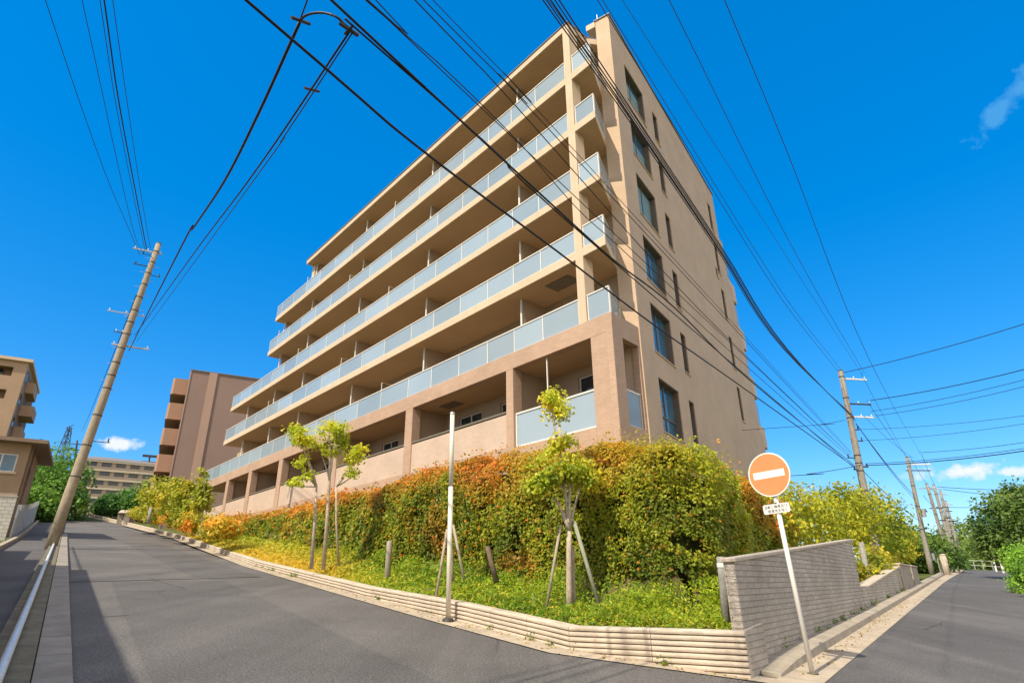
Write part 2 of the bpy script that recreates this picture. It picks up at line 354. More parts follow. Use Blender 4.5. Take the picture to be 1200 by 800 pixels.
# ------------------------------------------------------------------ ground shape
GX, GY, CAMH = -.054, .0756, 1.5
def gz(x, y):
    r = math.hypot(x, y)
    k = 1.0 if r < 260 else 260/r
    z = -CAMH + (GX*x + GY*y)*k
    yaw = math.degrees(math.atan2(x, y)); s = min(1, max(0, (yaw-8)/14))
    sL = min(1, max(0, (-14-yaw)/8)); e_ = min(r, 90)-40
    if e_ > 0 and sL > 0: z += sL*.00068*e_*e_
    if r > 92 and s > 0: z -= s*(min(r, 400)-92)*.055
    return z
def gp(x, y, h=0): return np.array([x, y, gz(x, y)+h])
def ongr(px, py, h=0):
    d = ray(px, py); t = -(CAMH-h)/(d[2]-GX*d[0]-GY*d[1]); return d*t
U = yawv(-36.0); Q = np.array([math.cos(R(-36)), -math.sin(R(-36))])    # along / across the climbing street
def sl(p, l, h=0):
    v = Q*p + U*l; return np.array([v[0], v[1], gz(v[0], v[1])+h])
WD = np.array([.588, .809]); WN = np.array([.809, -.588])               # right street: along wall / outward to the road
# the planter wall along the street corner, from the corner A up the climbing street
PL = [np.array(p) for p in ((2.76, 7.98), (0.77, 9.30), (-.95, 11.50), (-3.36, 14.75), (-9.4, 23.1), (-25.2, 47.0), (-40.2, 63.3), (-48.3, 70.2), (-59, 78))]
PTOP = []
for p, px in zip(PL, ((878, 739), (669, 733), (536, 705.5), (445, 686.5), (300, 656), None, None, None, None)):
    PTOP.append(tanel(*px)*math.hypot(*p) if px else gz(*p)+.26)
PTOP[4] = max(PTOP[4], gz(*PL[4])+.2)
A0 = PL[0]
def wallpt(t, off=0): return A0 + WD*t + WN*off
def wall_t(px):
    "parameter along the right-hand wall line seen in column px at about wall height"
    d = ray(*px); k = d[0]/d[1]
    return (A0[0]-k*A0[1])/(k*WD[1]-WD[0])

def sheet(name, mat, rows, h, kind='structure', label=None):
    "a ground sheet lofted through rows of xy points, draped on the ground h above it"
    m = MB(); n = len(rows[0])
    V = [(p[0], p[1], gz(p[0], p[1])+h) for r in rows for p in r]
    F = [(i*n+j, i*n+j+1, (i+1)*n+j+1, (i+1)*n+j) for i in range(len(rows)-1) for j in range(n-1)]
    m.add(V, F); o = m.build(name, mat, None, True); o['kind'] = kind; return o

# terrain to the horizon
rs = [0, 3, 6, 10, 15, 20, 30, 40, 55, 70, 90, 110, 140, 180, 230, 260, 300, 360, 450, 700, 1500]
NA = 96; m = MB()
V = [(r*math.sin(2*math.pi*a/NA), r*math.cos(2*math.pi*a/NA)) for r in rs[1:] for a in range(NA)]
V = [(0, 0, gz(0, 0)-.06)] + [(x, y, gz(x, y)-.06) for x, y in V]
F = [(0, 1+(a+1) % NA, 1+a) for a in range(NA)]
for i in range(len(rs)-2):
    F += [(1+i*NA+a, 1+i*NA+(a+1) % NA, 1+(i+1)*NA+(a+1) % NA, 1+(i+1)*NA+a) for a in range(NA)]
m.add(V, F); tag(m.build('terrain', 'scrub', None, True), kind='structure')

# street surfaces
def off_path(pts, d):
    res = []
    for i, p in enumerate(pts):
        a = pts[max(i-1, 0)]; b = pts[min(i+1, len(pts)-1)]; t = (b-a)/np.linalg.norm(b-a); res.append(p + np.array([-t[1], t[0]])*d)
    return res
def kerbpath(): return [wallpt(.25, .5)] + off_path(PL, .42)[0:]
LS = [-30, -15, -6, 0, 4, 7, 10, 13, 17, 22, 30, 37, 44, 50, 56, 62, 68, 74, 79, 84, 88, 92]
GUT = off_path(PL, .46)      # street side of the gutter strip
def right_edge(l):
    "street-side x/y of the gutter at distance l up the street"
    best = None
    for a, b in zip(GUT[:-1], GUT[1:]):
        la, lb = a @ U, b @ U
        if la <= l <= lb: best = a + (b-a)*(l-la)/(lb-la)
    return best
rows = []
for l in LS:
    e = right_edge(l)
    if e is None: e = U*l + Q*(9.5 if l < 5 else 6.4)
    if l < GUT[0] @ U: e = U*l + Q*20
    a = U*l + Q*(.36 - max(0, l-45)*.045)
    rows.append([a + (e-a)*k for k in (0, .33, .66, 1)])
sheet('street', 'asphalt', rows, 0)
# side road running off to the right, newer asphalt, laid over the junction
def rroad(t, off): p = wallpt(t, off); return p
RT = [-26, -14, -8, -4, -1.2, .1, 2, 5, 9, 14, 20, 30, 45, 60, 75, 88, 96, 104, 115, 130]
def redge(t): return .69 + max(0, t-35)*.012
sheet('side_street', 'asphalt2', [[rroad(t, redge(t)+k) for k in ((0, 2.2, 4.4, 6.6) if t > .05 else (-.25, 2.2, 4.4, 6.6))] for t in RT if t > -9], .004)
# painted wire shadow, tar seam and trench patches across the climbing street
def strip(name, mat, p0, p1, wdt, h):
    p0 = np.array(p0); p1 = np.array(p1); t = (p1-p0)/np.linalg.norm(p1-p0); n = np.array([-t[1], t[0]])*wdt/2
    k = 6; return sheet(name, mat, [[p0+(p1-p0)*i/k+n, p0+(p1-p0)*i/k-n] for i in range(k+1)], h)
strip('road_shadow_and_seam', 'shadowseam', sl(.4, 18.1)[:2], sl(4.95, 19.4)[:2], .07, .007)  # shadow of an overhead wire, laid as a dark strip on the asphalt
strip('road_shadow_and_seam', 'shadowseam', sl(.75, 12.0)[:2], sl(1.15, 12.1)[:2], .03, .007)
sheet('road_patch', 'asphalt2', [[sl(.85+.02*l, l)[:2], sl(3.4+.02*l, l)[:2]] for l in (1, 6, 12, 18.2)], .004)
sheet('road_patch', 'asphalt2', [[sl(3.2, l)[:2], sl(5.0, l)[:2]] for l in (19.5, 24, 30, 38, 46)], .004)
# gutter strip along the planter and along the right wall
sheet('gutter', 'gutter', [[a, b] for a, b in zip([A0+np.array([.30, .05])]+off_path(PL, -.05)[1:], [A0+np.array([.42, -.36])]+GUT[1:])], .012)
TW = [.2, 1.2, 2.4, 4, 6, 8, 10, 13, 17, 21, 26, 32, 40, 52, 66, 80, 92]
sheet('gutter', 'gutter', [[wallpt(t, .22), wallpt(t, redge(t))] for t in [-.35]+TW], .010)
m = MB()
V = []; 
for t in TW:
    for (o_, h_) in ((-.12, .13), (.21, .125), (.245, .115), (.26, -.05)):
        p = wallpt(t+(.15 if t < .3 else 0), o_); V.append((p[0], p[1], gz(*p)+(h_*min(1, .25+t*.45) if h_ > 0 else h_)))
F = [(i*4+j, i*4+j+1, (i+1)*4+j+1, (i+1)*4+j) for i in range(len(TW)-1) for j in range(3)] + [(0, 1, 2, 3)]
m.add(V, F); tag(m.build('kerb', 'kerb'), kind='structure')
# joints of the kerb on the right
for t in np.arange(1.1, 20, 1.2):
    p = wallpt(t, .1)
# left side of the climbing street: gutter slabs, mossy strip, footpath
m = MB(); l = -4.0
while l < 52:
    L = .62 if l < 30 else 1.9
    P = [sl(.06, l+.008), sl(.36, l+.008), sl(.36, l+L-.008), sl(.06, l+L-.008)]
    dz = random.uniform(-.006, .006)
    m.add([p+np.array([0, 0, -.12]) for p in P] + [p+np.array([0, 0, .11+dz]) for p in P], [(4, 5, 6, 7), (0, 1, 5, 4), (1, 2, 6, 5), (2, 3, 7, 6), (3, 0, 4, 7)]); l += L
tag(m.build('gutter_slabs', 'slab', None, bevel=.008), kind='structure')
ll = [-8, 0, 6, 12, 20, 30, 38, 45, 52, 60, 70, 80, 90]
m = MB()
V = [sl(p, l, h) for l in ll for p, h in ((.05, .06), (.05, .13), (-.33, .13), (-.35, -.3))]
m.add(V, [(i*4+j, i*4+j+1, (i+1)*4+j+1, (i+1)*4+j) for i in range(len(ll)-1) for j in range(3)])
tag(m.build('pavement_strip', 'oldconc'), kind='structure')
m = MB(); V = [sl(p, l, -.02) for l in ll for p in (-.34, -1.9)]
m.add(V, [(i*2, i*2+1, i*2+3, i*2+2) for i in range(len(ll)-1)]); tag(m.build('footpath', 'asphalt2'), kind='structure')
m = MB(); V = [sl(p, l, h) for l in ll for p, h in ((-1.9, -.1), (-1.9, .16), (-2.1, .16), (-2.1, -.1))]
m.add(V, [(i*4+j, i*4+j+1, (i+1)*4+j+1, (i+1)*4+j) for i in range(len(ll)-1) for j in range(3)]); tag(m.build('kerb', 'kerb'), kind='structure')
# ridged pale guard pipe lying along the strip
t = thing('guard_pipe', 'pale ridged metal guard pipe running along the footpath edge beside the leaning pole', 'guard rail', sl(-.17, 6))
for a, b in ((1.5, 13.4), (13.46, 24), (24.06, 35)):
    pts = []; rr = []
    l = a
    while l < b:
        pts.append(sl(-.17, l, .21)); rr.append(.042 if len(pts) % 2 else .036); l += .06 if l < 14 else .15
    MB().tube(pts, rr, 10).build('pipe', 'galv', t, True)
m = MB()
for l in np.arange(2, 35, 2.6): m.box(frame(sl(-.17, l, .12), Q, U), -.03, .03, -.03, .03, 0, .06)
m.build('bracket', 'steel', t)

# ------------------------------------------------------------------ planter wall (ribbed blocks)
pw = thing('planter_wall', 'low pale ribbed block planter wall round the street corner under the hedge', 'wall', gp(*PL[1]))
m = MB()
ribs = 10; ph = .066
prof = [(-.18, 0.0), (0.0, 0.0)]
for k in range(ribs):
    z = -k*ph
    prof += [(.014, z-.004), (.032, z-.014), (.036, z-.032), (.032, z-.050), (.014, z-.059), (-.008, z-.0625)]
prof += [(0, -ribs*ph-.3), (-.18, -ribs*ph-.3)]
npf = len(prof)
for i in range(len(PL)-2):
    a, b = PL[i], PL[i+1]; L = np.linalg.norm(b-a); d = (b-a)/L; nrm = np.array([-d[1], d[0]])
    k = max(1, round(L/1.1)) if L < 20 else 8
    for j in range(k):
        g = .004
        q0, q1 = a+d*(L*j/k+(g if j else 0)), a+d*(L*(j+1)/k-(g if j < k-1 else 0))
        z0 = PTOP[i]+(PTOP[i+1]-PTOP[i])*j/k; z1 = PTOP[i]+(PTOP[i+1]-PTOP[i])*(j+1)/k
        V = [(q[0]+nrm[0]*o_, q[1]+nrm[1]*o_, z+h_) for q, z in ((q0, z0), (q1, z1)) for o_, h_ in prof]
        F = [(x, x+1, npf+x+1, npf+x) for x in range(npf-1)] + [tuple(range(npf))[::-1], tuple(range(npf, 2*npf))]
        m.add(V, F)
m.build('ribbed_face', 'rib', pw)
zt = PTOP[0]; p0, p1 = wallpt(.02, -.004), wallpt(.75, .012)
m = MB(); m.prism([p0+WN*.0, p1, p1-WN*.2, p0-WN*.2], [gz(*p0)-.1]*4, [zt-.004, zt+.05, zt+.05, zt-.004]); m.build('rough_return_face', 'split', pw)

# ------------------------------------------------------------------ tall stone wall on the right
t1 = wall_t((1000, 632)); t2 = wall_t((1055, 664)); t3 = wall_t((1074, 661))
def wz(t, px): return tanel(*px)*math.hypot(*wallpt(t, -.06))
sw = thing('stone_wall', 'tall grey split-face stone wall with pale cap along the side street kerb', 'wall', gp(*wallpt(4)))
zA, zB = wz(.15, (867.6, 658)), wz(t1, (1000, 633.5))
m = MB(); P = [wallpt(.15, -.06), wallpt(t1, -.06), wallpt(t1, -.20), wallpt(.15, -.20)]
m.prism(P, [gz(*p)-.1 for p in P], [zA, zB, zB, zA]); m.build('face', 'split', sw)
P = [wallpt(.12, -.03), wallpt(t1+.03, -.03), wallpt(t1+.03, -.23), wallpt(.12, -.23)]
MB().prism(P, [zA, zB, zB, zA], [zA+.05, zB+.05, zB+.05, zA+.05]).build('cap', 'splitcap', sw, bevel=.01)
zC, zD = wz(t1, (1012, 692.5)), wz(t2, (1053, 665))
lw = thing('low_stone_wall', 'lower sloping grey stone wall continuing beyond the tall one to the gate piers', 'wall', gp(*wallpt((t1+t2)/2)))
P = [wallpt(t1+.05, -.06), wallpt(t2, -.06), wallpt(t2, -.32), wallpt(t1+.05, -.32)]
MB().prism(P, [gz(*p)-.1 for p in P], [zC, zD, zD, zC]).build('face', 'split', lw)
P = [wallpt(t1+.05, -.03), wallpt(t2, -.03), wallpt(t2, -.38), wallpt(t1+.05, -.38)]
MB().prism(P, [zC, zD, zD, zC], [zC+.05, zD+.05, zD+.05, zC+.05]).build('cap', 'splitcap', lw, bevel=.01)
for i, (ta, tb, px, lb) in enumerate(((t2+.05, t2+(t3-t2)*.55, (1058, 661), 'broad grey concrete gate pier at the far end of the low stone wall'), (t2+(t3-t2)*.62, t3, (1072, 663), 'narrow grey concrete gate pier beyond the broad one, by the drain edge'))):
    P = [wallpt(ta, -.02), wallpt(tb, -.02), wallpt(tb, -.5), wallpt(ta, -.5)]; z = wz(ta, px)
    g = thing('gate_pier', lb, 'gate pier', gp(*P[0]), 'gate piers at the end of the low wall')
    MB().prism(P, [gz(*p)-.1 for p in P], z).build('shaft', 'kerb', g, bevel=.015)
    P2 = [wallpt(ta-.04, .02), wallpt(tb+.04, .02), wallpt(tb+.04, -.54), wallpt(ta-.04, -.54)]
    MB().prism(P2, z, z+.06).build('cap', 'splitcap', g, bevel=.01)
# ------------------------------------------------------------------ the apartment building
uL = yawv(-41.5); uR = yawv(33.0); uP = yawv(-57.0); nF = np.array([uL[1], -uL[0]])
OF = np.array([3.10, 18.01]); CC = np.array([4.26, 18.31])
FR = frame(OF, uL, nF)              # s along the street front, d inwards, z
KS = 1.045; WR_ = frame(CC, uR, uP); WR = lambda a, b, c: tuple(KS*x for x in WR_(a, b, c))              # r along the side wall, m inwards, z
f2 = lambda s, d: np.array(FR(s, d, 0)[:2])
w2 = lambda r, m_: np.array(WR(r, m_, 0)[:2])
ZB = 3.3
bld = thing('apartment_building', 'large beige seven-level apartment building with long glass-fronted balconies above the hedge', 'building', (*f2(12, 6), ZB))
LEV = [(8.0, 8.3, 9.30, 44.5), (10.85, 11.2, 12.12, 40.5), (13.60, 13.92, 14.85, 40.1), (16.45, 16.79, 17.68, 33.0), (19.15, 19.5, 20.42, 32.4)]
ROOFB, ROOFT, ROOFE = 22.10, 22.42, 27.5
DW = 1.95                            # depth of the balconies
S_ = f2(.57, 1.59)                    # where the balcony end meets the wall strip
POST = [1.2, 3.0, 4.6, 6.25, 8.2, 10.3, 12.25, 14.85, 17.3, 20.0, 22.4, 24.7, 27.0, 29.2, 31.4, 33.6, 35.8, 38.0, 40.2, 42.4]
PART = [4.8, 11.9, 19.4, 26.9, 32.0, 37.6]
for k, (zb, zt, zr, se) in enumerate(LEV):
    poly = [f2(se, 0), f2(-.25, 0), S_, f2(.66, DW+.25), f2(se, DW+.25)]
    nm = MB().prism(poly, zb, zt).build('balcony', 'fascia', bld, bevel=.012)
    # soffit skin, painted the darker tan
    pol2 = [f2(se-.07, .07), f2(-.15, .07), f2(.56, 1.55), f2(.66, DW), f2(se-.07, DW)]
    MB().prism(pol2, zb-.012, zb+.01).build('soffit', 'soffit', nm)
    hr = MB()
    segs = [p for p in POST if p < se-.4] + [se-.06]
    for a, b in zip(segs[:-1], segs[1:]):
        MB().box(FR, a+.03, b-.03, .055, .07, zt+.035, zr-.05).build('glass_panel', 'panel', nm)
    pm = MB()
    for p in segs: MB().box(FR, p-.02, p+.02, .045, .10, zt-.002, zr-.02).build('rail_post', 'alu', nm)
    hr.box(FR, segs[0], se-.04, .03, .095, zr-.045, zr); hr.box(FR, segs[0], se-.04, .04, .08, zt+.003, zt+.035)
    # short wing right of the tall pier, returning to the wall strip
    MB().box(FR, -.14, .74, .055, .07, zt+.035, zr-.05).build('glass_panel', 'panel', nm)
    hr.box(FR, -.2, .78, .03, .095, zr-.045, zr); hr.box(FR, -.2, .78, .04, .08, zt+.003, zt+.035)
    for p in (-.18, .76): MB().box(FR, p-.02, p+.02, .04, .10, zt-.002, zr-.02).build('rail_post', 'alu', nm)
    B_ = f2(-.19, .07); v = S_-B_; L = np.linalg.norm(v); fb = frame(B_, v/L, np.array([-v[1], v[0]])/L)
    MB().box(fb, .05, L-.03, .02, .035, zt+.035, zr-.05).build('glass_panel', 'panel', nm)
    hr.box(fb, .06, L, .0, .06, zr-.047, zr-.002); hr.box(fb, .06, L, .01, .05, zt+.004, zt+.034); pm.box(fb, L-.05, L-.01, 0, .05, zt-.002, zr-.05).build('rail_post', 'alu', nm)
    # left end return
    MB().box(FR, se-.085, se-.07, .12, DW-.05, zt+.035, zr-.05).build('glass_panel', 'panel', nm)
    hr.box(FR, se-.10, se-.045, .10, DW, zr-.046, zr-.001)
    hr.build('handrail', 'alu', nm)
    # room dividers and white downpipes
    ztop = LEV[k+1][0] if k < 4 else ROOFB
    lim = (LEV[k+1][3] if k < 4 else ROOFE) - .3
    for s in PART:
        if s > min(se-1, lim): continue
        MB().box(FR, s-.06, s+.06, .75, DW, zt, ztop-.014).build('divider', 'inwall', nm)
        MB().tube([FR(s-.02, .62, zt), FR(s-.02, .62, ztop-.013)], .045, 8).build('downpipe', 'alu', nm)
    # thin escape-screen frames rising above the rail
    for s in ((14.9, 27.0) if k % 2 == 0 else (20.0, 31.4)):
        if s < se-1: MB().tube([FR(s, .08, zt), FR(s, .08, zr+.42), FR(s, .7, zr+.42), FR(s, .7, zt)], .02, 6).build('screen_frame', 'alu', nm)
# wall behind the balconies, storey by storey, with sliding windows
FL = [4.55, 7.95, 11.2, 13.92, 16.79, 19.5]
TOPS = [8.02, 10.86, 13.61, 16.46, 19.16, ROOFB+.01]
ENDS = [43.5, 43.0, 39.5, 39.0, 31.8, 28.3]
fw = MB(); nwin = 0
for k in range(6):
    hs_ = []
    for b in [0.5]+PART:
        for (x0, x1) in ((1.0, 2.9), (4.2, 5.9)):
            s0, s1 = b+x0, b+x1
            if b == .5: s0, s1 = b+x0*.7, b+x1*.9
            if s1 > ENDS[k]-.5 or (b == .5 and x0 > 3): continue
            if b > 27 and x0 > 3: continue
            hs_.append((s0, s1, FL[k]+.06+.7*(k == 0), FL[k]+2.05+.7*(k == 0)))
    # far end standing clear of the floor above
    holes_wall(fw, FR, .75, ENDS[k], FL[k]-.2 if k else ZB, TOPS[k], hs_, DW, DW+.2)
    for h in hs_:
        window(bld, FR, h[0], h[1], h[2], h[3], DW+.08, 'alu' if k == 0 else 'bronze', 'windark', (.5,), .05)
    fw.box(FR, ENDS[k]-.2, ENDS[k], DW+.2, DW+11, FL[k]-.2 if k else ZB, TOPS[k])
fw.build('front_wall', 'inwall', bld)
# flat terraces left where the upper storeys step back
tm = MB()
for k, (zb, zt, zr, se) in enumerate(LEV):
    up = LEV[k+1][3] if k < 4 else ROOFE
    tm.prism([f2(up-3, DW+.26), f2(se, DW+.26), f2(se, DW+11.5), f2(up-3, DW+11.5)], zb+.02, zt-.02)
tm.build('terrace', 'fascia', bld)
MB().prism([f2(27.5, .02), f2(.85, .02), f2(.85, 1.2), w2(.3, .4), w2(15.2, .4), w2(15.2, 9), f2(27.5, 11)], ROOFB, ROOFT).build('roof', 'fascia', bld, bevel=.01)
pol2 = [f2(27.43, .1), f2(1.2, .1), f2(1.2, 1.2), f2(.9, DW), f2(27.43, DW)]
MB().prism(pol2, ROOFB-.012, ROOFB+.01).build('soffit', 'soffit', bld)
MB().prism([f2(27.5, -.02), f2(.82, -.02), f2(.82, 1.2), w2(.3, .45), w2(15.2, .45), w2(15.3, 9.1), f2(27.54, 11)], ROOFT, ROOFT+.05).build('coping', 'coping', bld)
# upper terrace glass at the far end, and the wall stub that carries the roof end
ut = MB().box(FR, 27.0, 27.45, .5, 1.9, 19.5, ROOFB-.015).build('end_pier', 'fascia', bld)
MB().box(FR, 27.5, 31.5, 1.2, 1.22, 20.0, 21.35).build('terrace_screen', 'panel', bld)
# tall pier at the street corner
MB().box(FR, .80, 1.16, -.014, .5, 8.28, ROOFB+.14).build('corner_pier', 'fascia', bld, bevel=.012)
# ground-floor frame: beam, piers, bay walls
fm = MB()
fm.box(FR, 0.0, 44.5, -.03, .34, 7.65, 8.296)                    # beam
fm.build('beam', 'tile', bld, bevel=.012)
PIERS = [(0.0, .68), (4.62, 5.02), (11.62, 12.22), (19.1, 19.7), (26.85, 27.5), (32.4, 33.05), (37.3, 37.9), (43.8, 44.5)]
for i, (a, b) in enumerate(PIERS):
    MB().box(FR, a, b, -.028, .42, 3.98 if i == 0 else ZB, 7.652).build('ground_floor_pier', 'tile', bld, bevel=.012)
MB().box(FR, .68, 4.62, -.026, .30, 3.98, 4.60).build('bay_base', 'tile', bld)
for i in range(1, len(PIERS)-1):
    a, b = PIERS[i][1], PIERS[i+1][0]
    q_ = MB().box(FR, a, b, .03, .20, 4.7, 5.94).build('bay_wall', 'tilelight', bld); MB().box(FR, a, b, .0, .22, 5.99, 6.06).box(FR, a, b, .09, .13, 5.94, 5.99).build('handrail', 'hatch', q_)
    MB().box(FR, a, b, .0, .22, ZB, 4.7).build('bay_base', 'tile', bld)
gp_ = MB().box(FR, .76, 4.56, .10, .115, 4.68, 5.84).build('glass_panel', 'panel', bld)
hm = MB(); hm.box(FR, .70, 4.6, .07, .14, 5.84, 5.90); hm.box(FR, .70, 4.6, .08, .13, 4.62, 4.68); hm.box(FR, .70, .76, .08, .13, 4.6, 5.84); hm.box(FR, 4.55, 4.61, .08, .13, 4.6, 5.84)
hm.box(FR, 2.9, 2.94, .10, .14, 5.9, 7.6); hm.build('handrail', 'alu', gp_)
# dividers of the ground floor, slabs and side return of the projecting frame
for s in (4.82, 11.9, 19.4, 27.1, 32.7, 37.6):
    MB().box(FR, s-.08, s+.08, .42, DW, ZB, 7.66).build('divider', 'inwall', bld); MB().tube([FR(s+.5, .6, 4.5), FR(s+.5, .6, 7.66)], .04, 8).build('downpipe', 'alu', bld)
MB().prism([f2(44.4, .3), f2(.3, .3), f2(.42, 1.6), f2(.7, DW+.3), f2(44.4, DW+.3)], 7.66, 8.02).build('ground_floor_soffit', 'soffit', bld)
MB().prism([f2(44.4, .1), f2(.1, .1), f2(.24, 1.6), f2(.6, DW+.3), f2(44.4, DW+.3)], 3.985, 4.5).build('ground_floor_slab', 'inwall', bld)
S2_ = f2(.223, 1.68); v = S2_-f2(0, 0); L = np.linalg.norm(v); RF = frame(f2(0, 0), v/L, np.array([-v[1], v[0]])/L)
m = MB(); holes_wall(m, RF, -.031, L, 3.98, 8.296, [(.58, L-.10, 4.6, 7.55)], -.24, -.001); m.build('side_return', 'tile', bld)
g = MB().box(RF,   .62, L-.14, -.14, -.125, 4.66, 5.78).build('glass_panel', 'panel', bld)
hm = MB(); hm.box(RF, .59, L-.11, -.16, -.10, 5.78, 5.84); hm.box(RF, .59, L-.11, -.15, -.11, 4.6, 4.66); hm.box(RF, L-.15, L-.11, -.15, -.11, 4.66, 5.78); hm.build('handrail', 'alu', g)
# hatches in the soffits
for (s0, s1, d0, d1, z) in ((2.1, 3.3, .55, 1.25, 10.838), (9.6, 10.7, .8, 1.4, 7.66)):
    MB().box(FR, s0, s1, d0, d1, z-.035, z-.002).build('ceiling_hatch', 'hatch', bld)
# the tall side wall, stepping back storey by storey at its far end
WEND = [(7.9, 18.5), (10.75, 17.9), (13.6, 17.3), (16.45, 16.6), (19.3, 16.0), (99, 15.3)]
def wend(z): return next(e for q, e in WEND if z < q)
hl = []; wins = []
for k in range(6):
    top = 6.57+2.855*k
    b0, b1 = 1.35+.0*k, 3.45
    hl.append((b0, b1, top-1.9, top)); wins.append(('big', k, hl[-1]))
    hl.append((4.62, 5.28, top-1.72, top-.02)); wins.append(('small', k, hl[-1]))
    if k != 3 and k != 0: hl.append((13.55, 14.2, top-1.78, top+.05)); wins.append(('tall', k, hl[-1]))
    elif k == 3: hl.append((13.0, 13.4, top-.35+.9, top+.9+.25)); wins.append(('tiny', k, hl[-1])); hl.append((13.55, 14.2, top-1.78, top+.05)); wins.append(('tall', k, hl[-1]))
m = MB()
holes_wall(m, WR, 0, 18.5, ZB-.3, ROOFT, hl, 0, .62, lambda u, z: u < wend(z), [e for _, e in WEND], [q for q, _ in WEND[:-1]])
sw_ = m.build('side_wall', 'stucco', bld)
MB().box(WR, -.05, 15.4, -.05, .67, ROOFT+.002, ROOFT+.05).build('coping', 'coping', bld)
MB().box(WR, -.02, .5, .64, 1.05, ROOFT-.3, ROOFT).build('roof_return', 'fascia', bld)
for kd, k, h in wins:
    if kd == 'big':
        window(bld, WR, h[0], h[1], h[2], h[3], .22, 'bronze', 'winblue', (.5, -.36) if k < 1 else (.5,), .05, blind=(0, 0, .25, .93, .62, .8)[k], lining=.19)
    else:
        window(bld, WR, h[0], h[1], h[2], h[3], .24, 'bronze', 'windark' if kd == 'tiny' else 'winblue', (), .05, lining=.2)
    MB().box(WR, h[0]-.03, h[1]+.03, -.035, .2, h[2]-.05, h[2]-.002).build('window_sill', 'stucco', bld)
# rear balconies seen in profile
for k in range(5):
    e = wend(FL[k]+1.0) ; fl = 6.57+2.855*k - 2.0
    rb = MB(); rb.prism([w2(e+.01, .03), w2(e+1.6, .03), w2(e+1.6, 6), w2(e+.01, 6)], (fl-.25)*KS, fl*KS); rb.prism([w2(e+.01, .03), w2(e+1.6, .03), w2(e+1.6, .15), w2(e+.01, .15)], fl*KS, (fl+.95)*KS); rb.prism([w2(e+1.48, .15), w2(e+1.6, .15), w2(e+1.6, 6), w2(e+1.48, 6)], fl*KS, (fl+.95)*KS)
    r_ = rb.build('rear_balcony', 'fascia', bld)
    MB().box(WR, e+.03, e+.85, .06, .09, fl+.96, fl+2.3).build('glass_screen', 'panel', r_)
MB().prism([w2(.62, .63), w2(15.2, .63), w2(15.2, 8), f2(20, 10), f2(20, DW+.4), f2(1.5, DW+.4)], ZB-.3, ZB+.2).build('base_slab', 'inwall', bld)
# small lamp under a balcony end and a rooftop aerial
MB().box(FR, 41.2, 41.5, 1.6, 1.8, 12.9, 13.3).build('wall_lamp', 'white', bld)
MB().tube([w2(.1, .55).tolist()+[ROOFT*KS], w2(.1, .55).tolist()+[ROOFT*KS+.5]], .015, 6).build('lightning_rod', 'steel', bld)

# ------------------------------------------------------------------ embankment between planter, wall and building
HP = [(7.55, 16.6, -.1, 2.0), (5.6, 13.7, -.3, 2.1), (4.2, 11.6, -.40, 2.1), (3.35, 10.25, -.42, 2.1), (2.75, 9.75, -.42, 2.15), (2.2, 10.15, -.38, 2.22), (.6, 12.57, -.15, 2.62), (-1.8, 15.8, .3, 2.9), (-4.8, 19.9, .75, 3.0), (-7.8, 24.1, 1.2, 3.15), (-12, 30.4, 1.9, 3.5), (-17, 38, 2.7, 4.1), (-23.5, 48, 3.75, 5.0)]
fr_ = [(*wallpt(t, -.34), z) for t, z in ((10.5, zB-.25), (6.4, zA+(zB-zA)*.6-.3), (3.4, -.5), (1.6, -.62))]
fr_[2] = (*wallpt(3.4, -.34), -.35); fr_[1] = (*wallpt(6.4, -.34), -.1)
fr_ += [(2.60, 8.25, PTOP[0]-.05), (.80, 9.5, PTOP[1]-.05), (-.80, 11.62, PTOP[2]-.05), (-3.2, 14.85, PTOP[3]-.05), (-6.2, 19.05, (PTOP[3]+PTOP[4])/2-.05), (-9.2, 23.2, PTOP[4]-.05)]
for x, y in ((-13.6, 29.6), (-18.6, 37.1), (-25.0, 47.1)): fr_.append((x, y, gz(x, y)+.24))
back = []; last = []
for i, (x, y, zb, zt) in enumerate(HP):
    a = np.array(HP[max(i-1, 0)][:2]); b = np.array(HP[min(i+1, len(HP)-1)][:2]); tt = (b-a)/np.linalg.norm(b-a); n = np.array([tt[1], -tt[0]])
    p = np.array([x, y])+n*1.5; back.append((p[0], p[1], zt-.6))
bq = [w2(9, .3), w2(6.5, .3), w2(4, .3), w2(2, .3), w2(.6, .3), f2(1, 1.2), f2(3, 1.2), f2(6, 1.2), f2(11, 1.2), f2(16, 1.2), f2(24, 1.2), f2(33, 1.2), f2(45, 1.2)]
last = [(p[0], p[1], ZB+.15) for p in bq]
m = MB(); n = len(HP); V = fr_ + [(x, y, zb) for x, y, zb, zt in HP] + back + last
m.add(V, [(r*n+i, r*n+i+1, (r+1)*n+i+1, (r+1)*n+i) for r in range(3) for i in range(n-1)]); tag(m.build('planting_bed', 'soil', None, True), kind='structure')

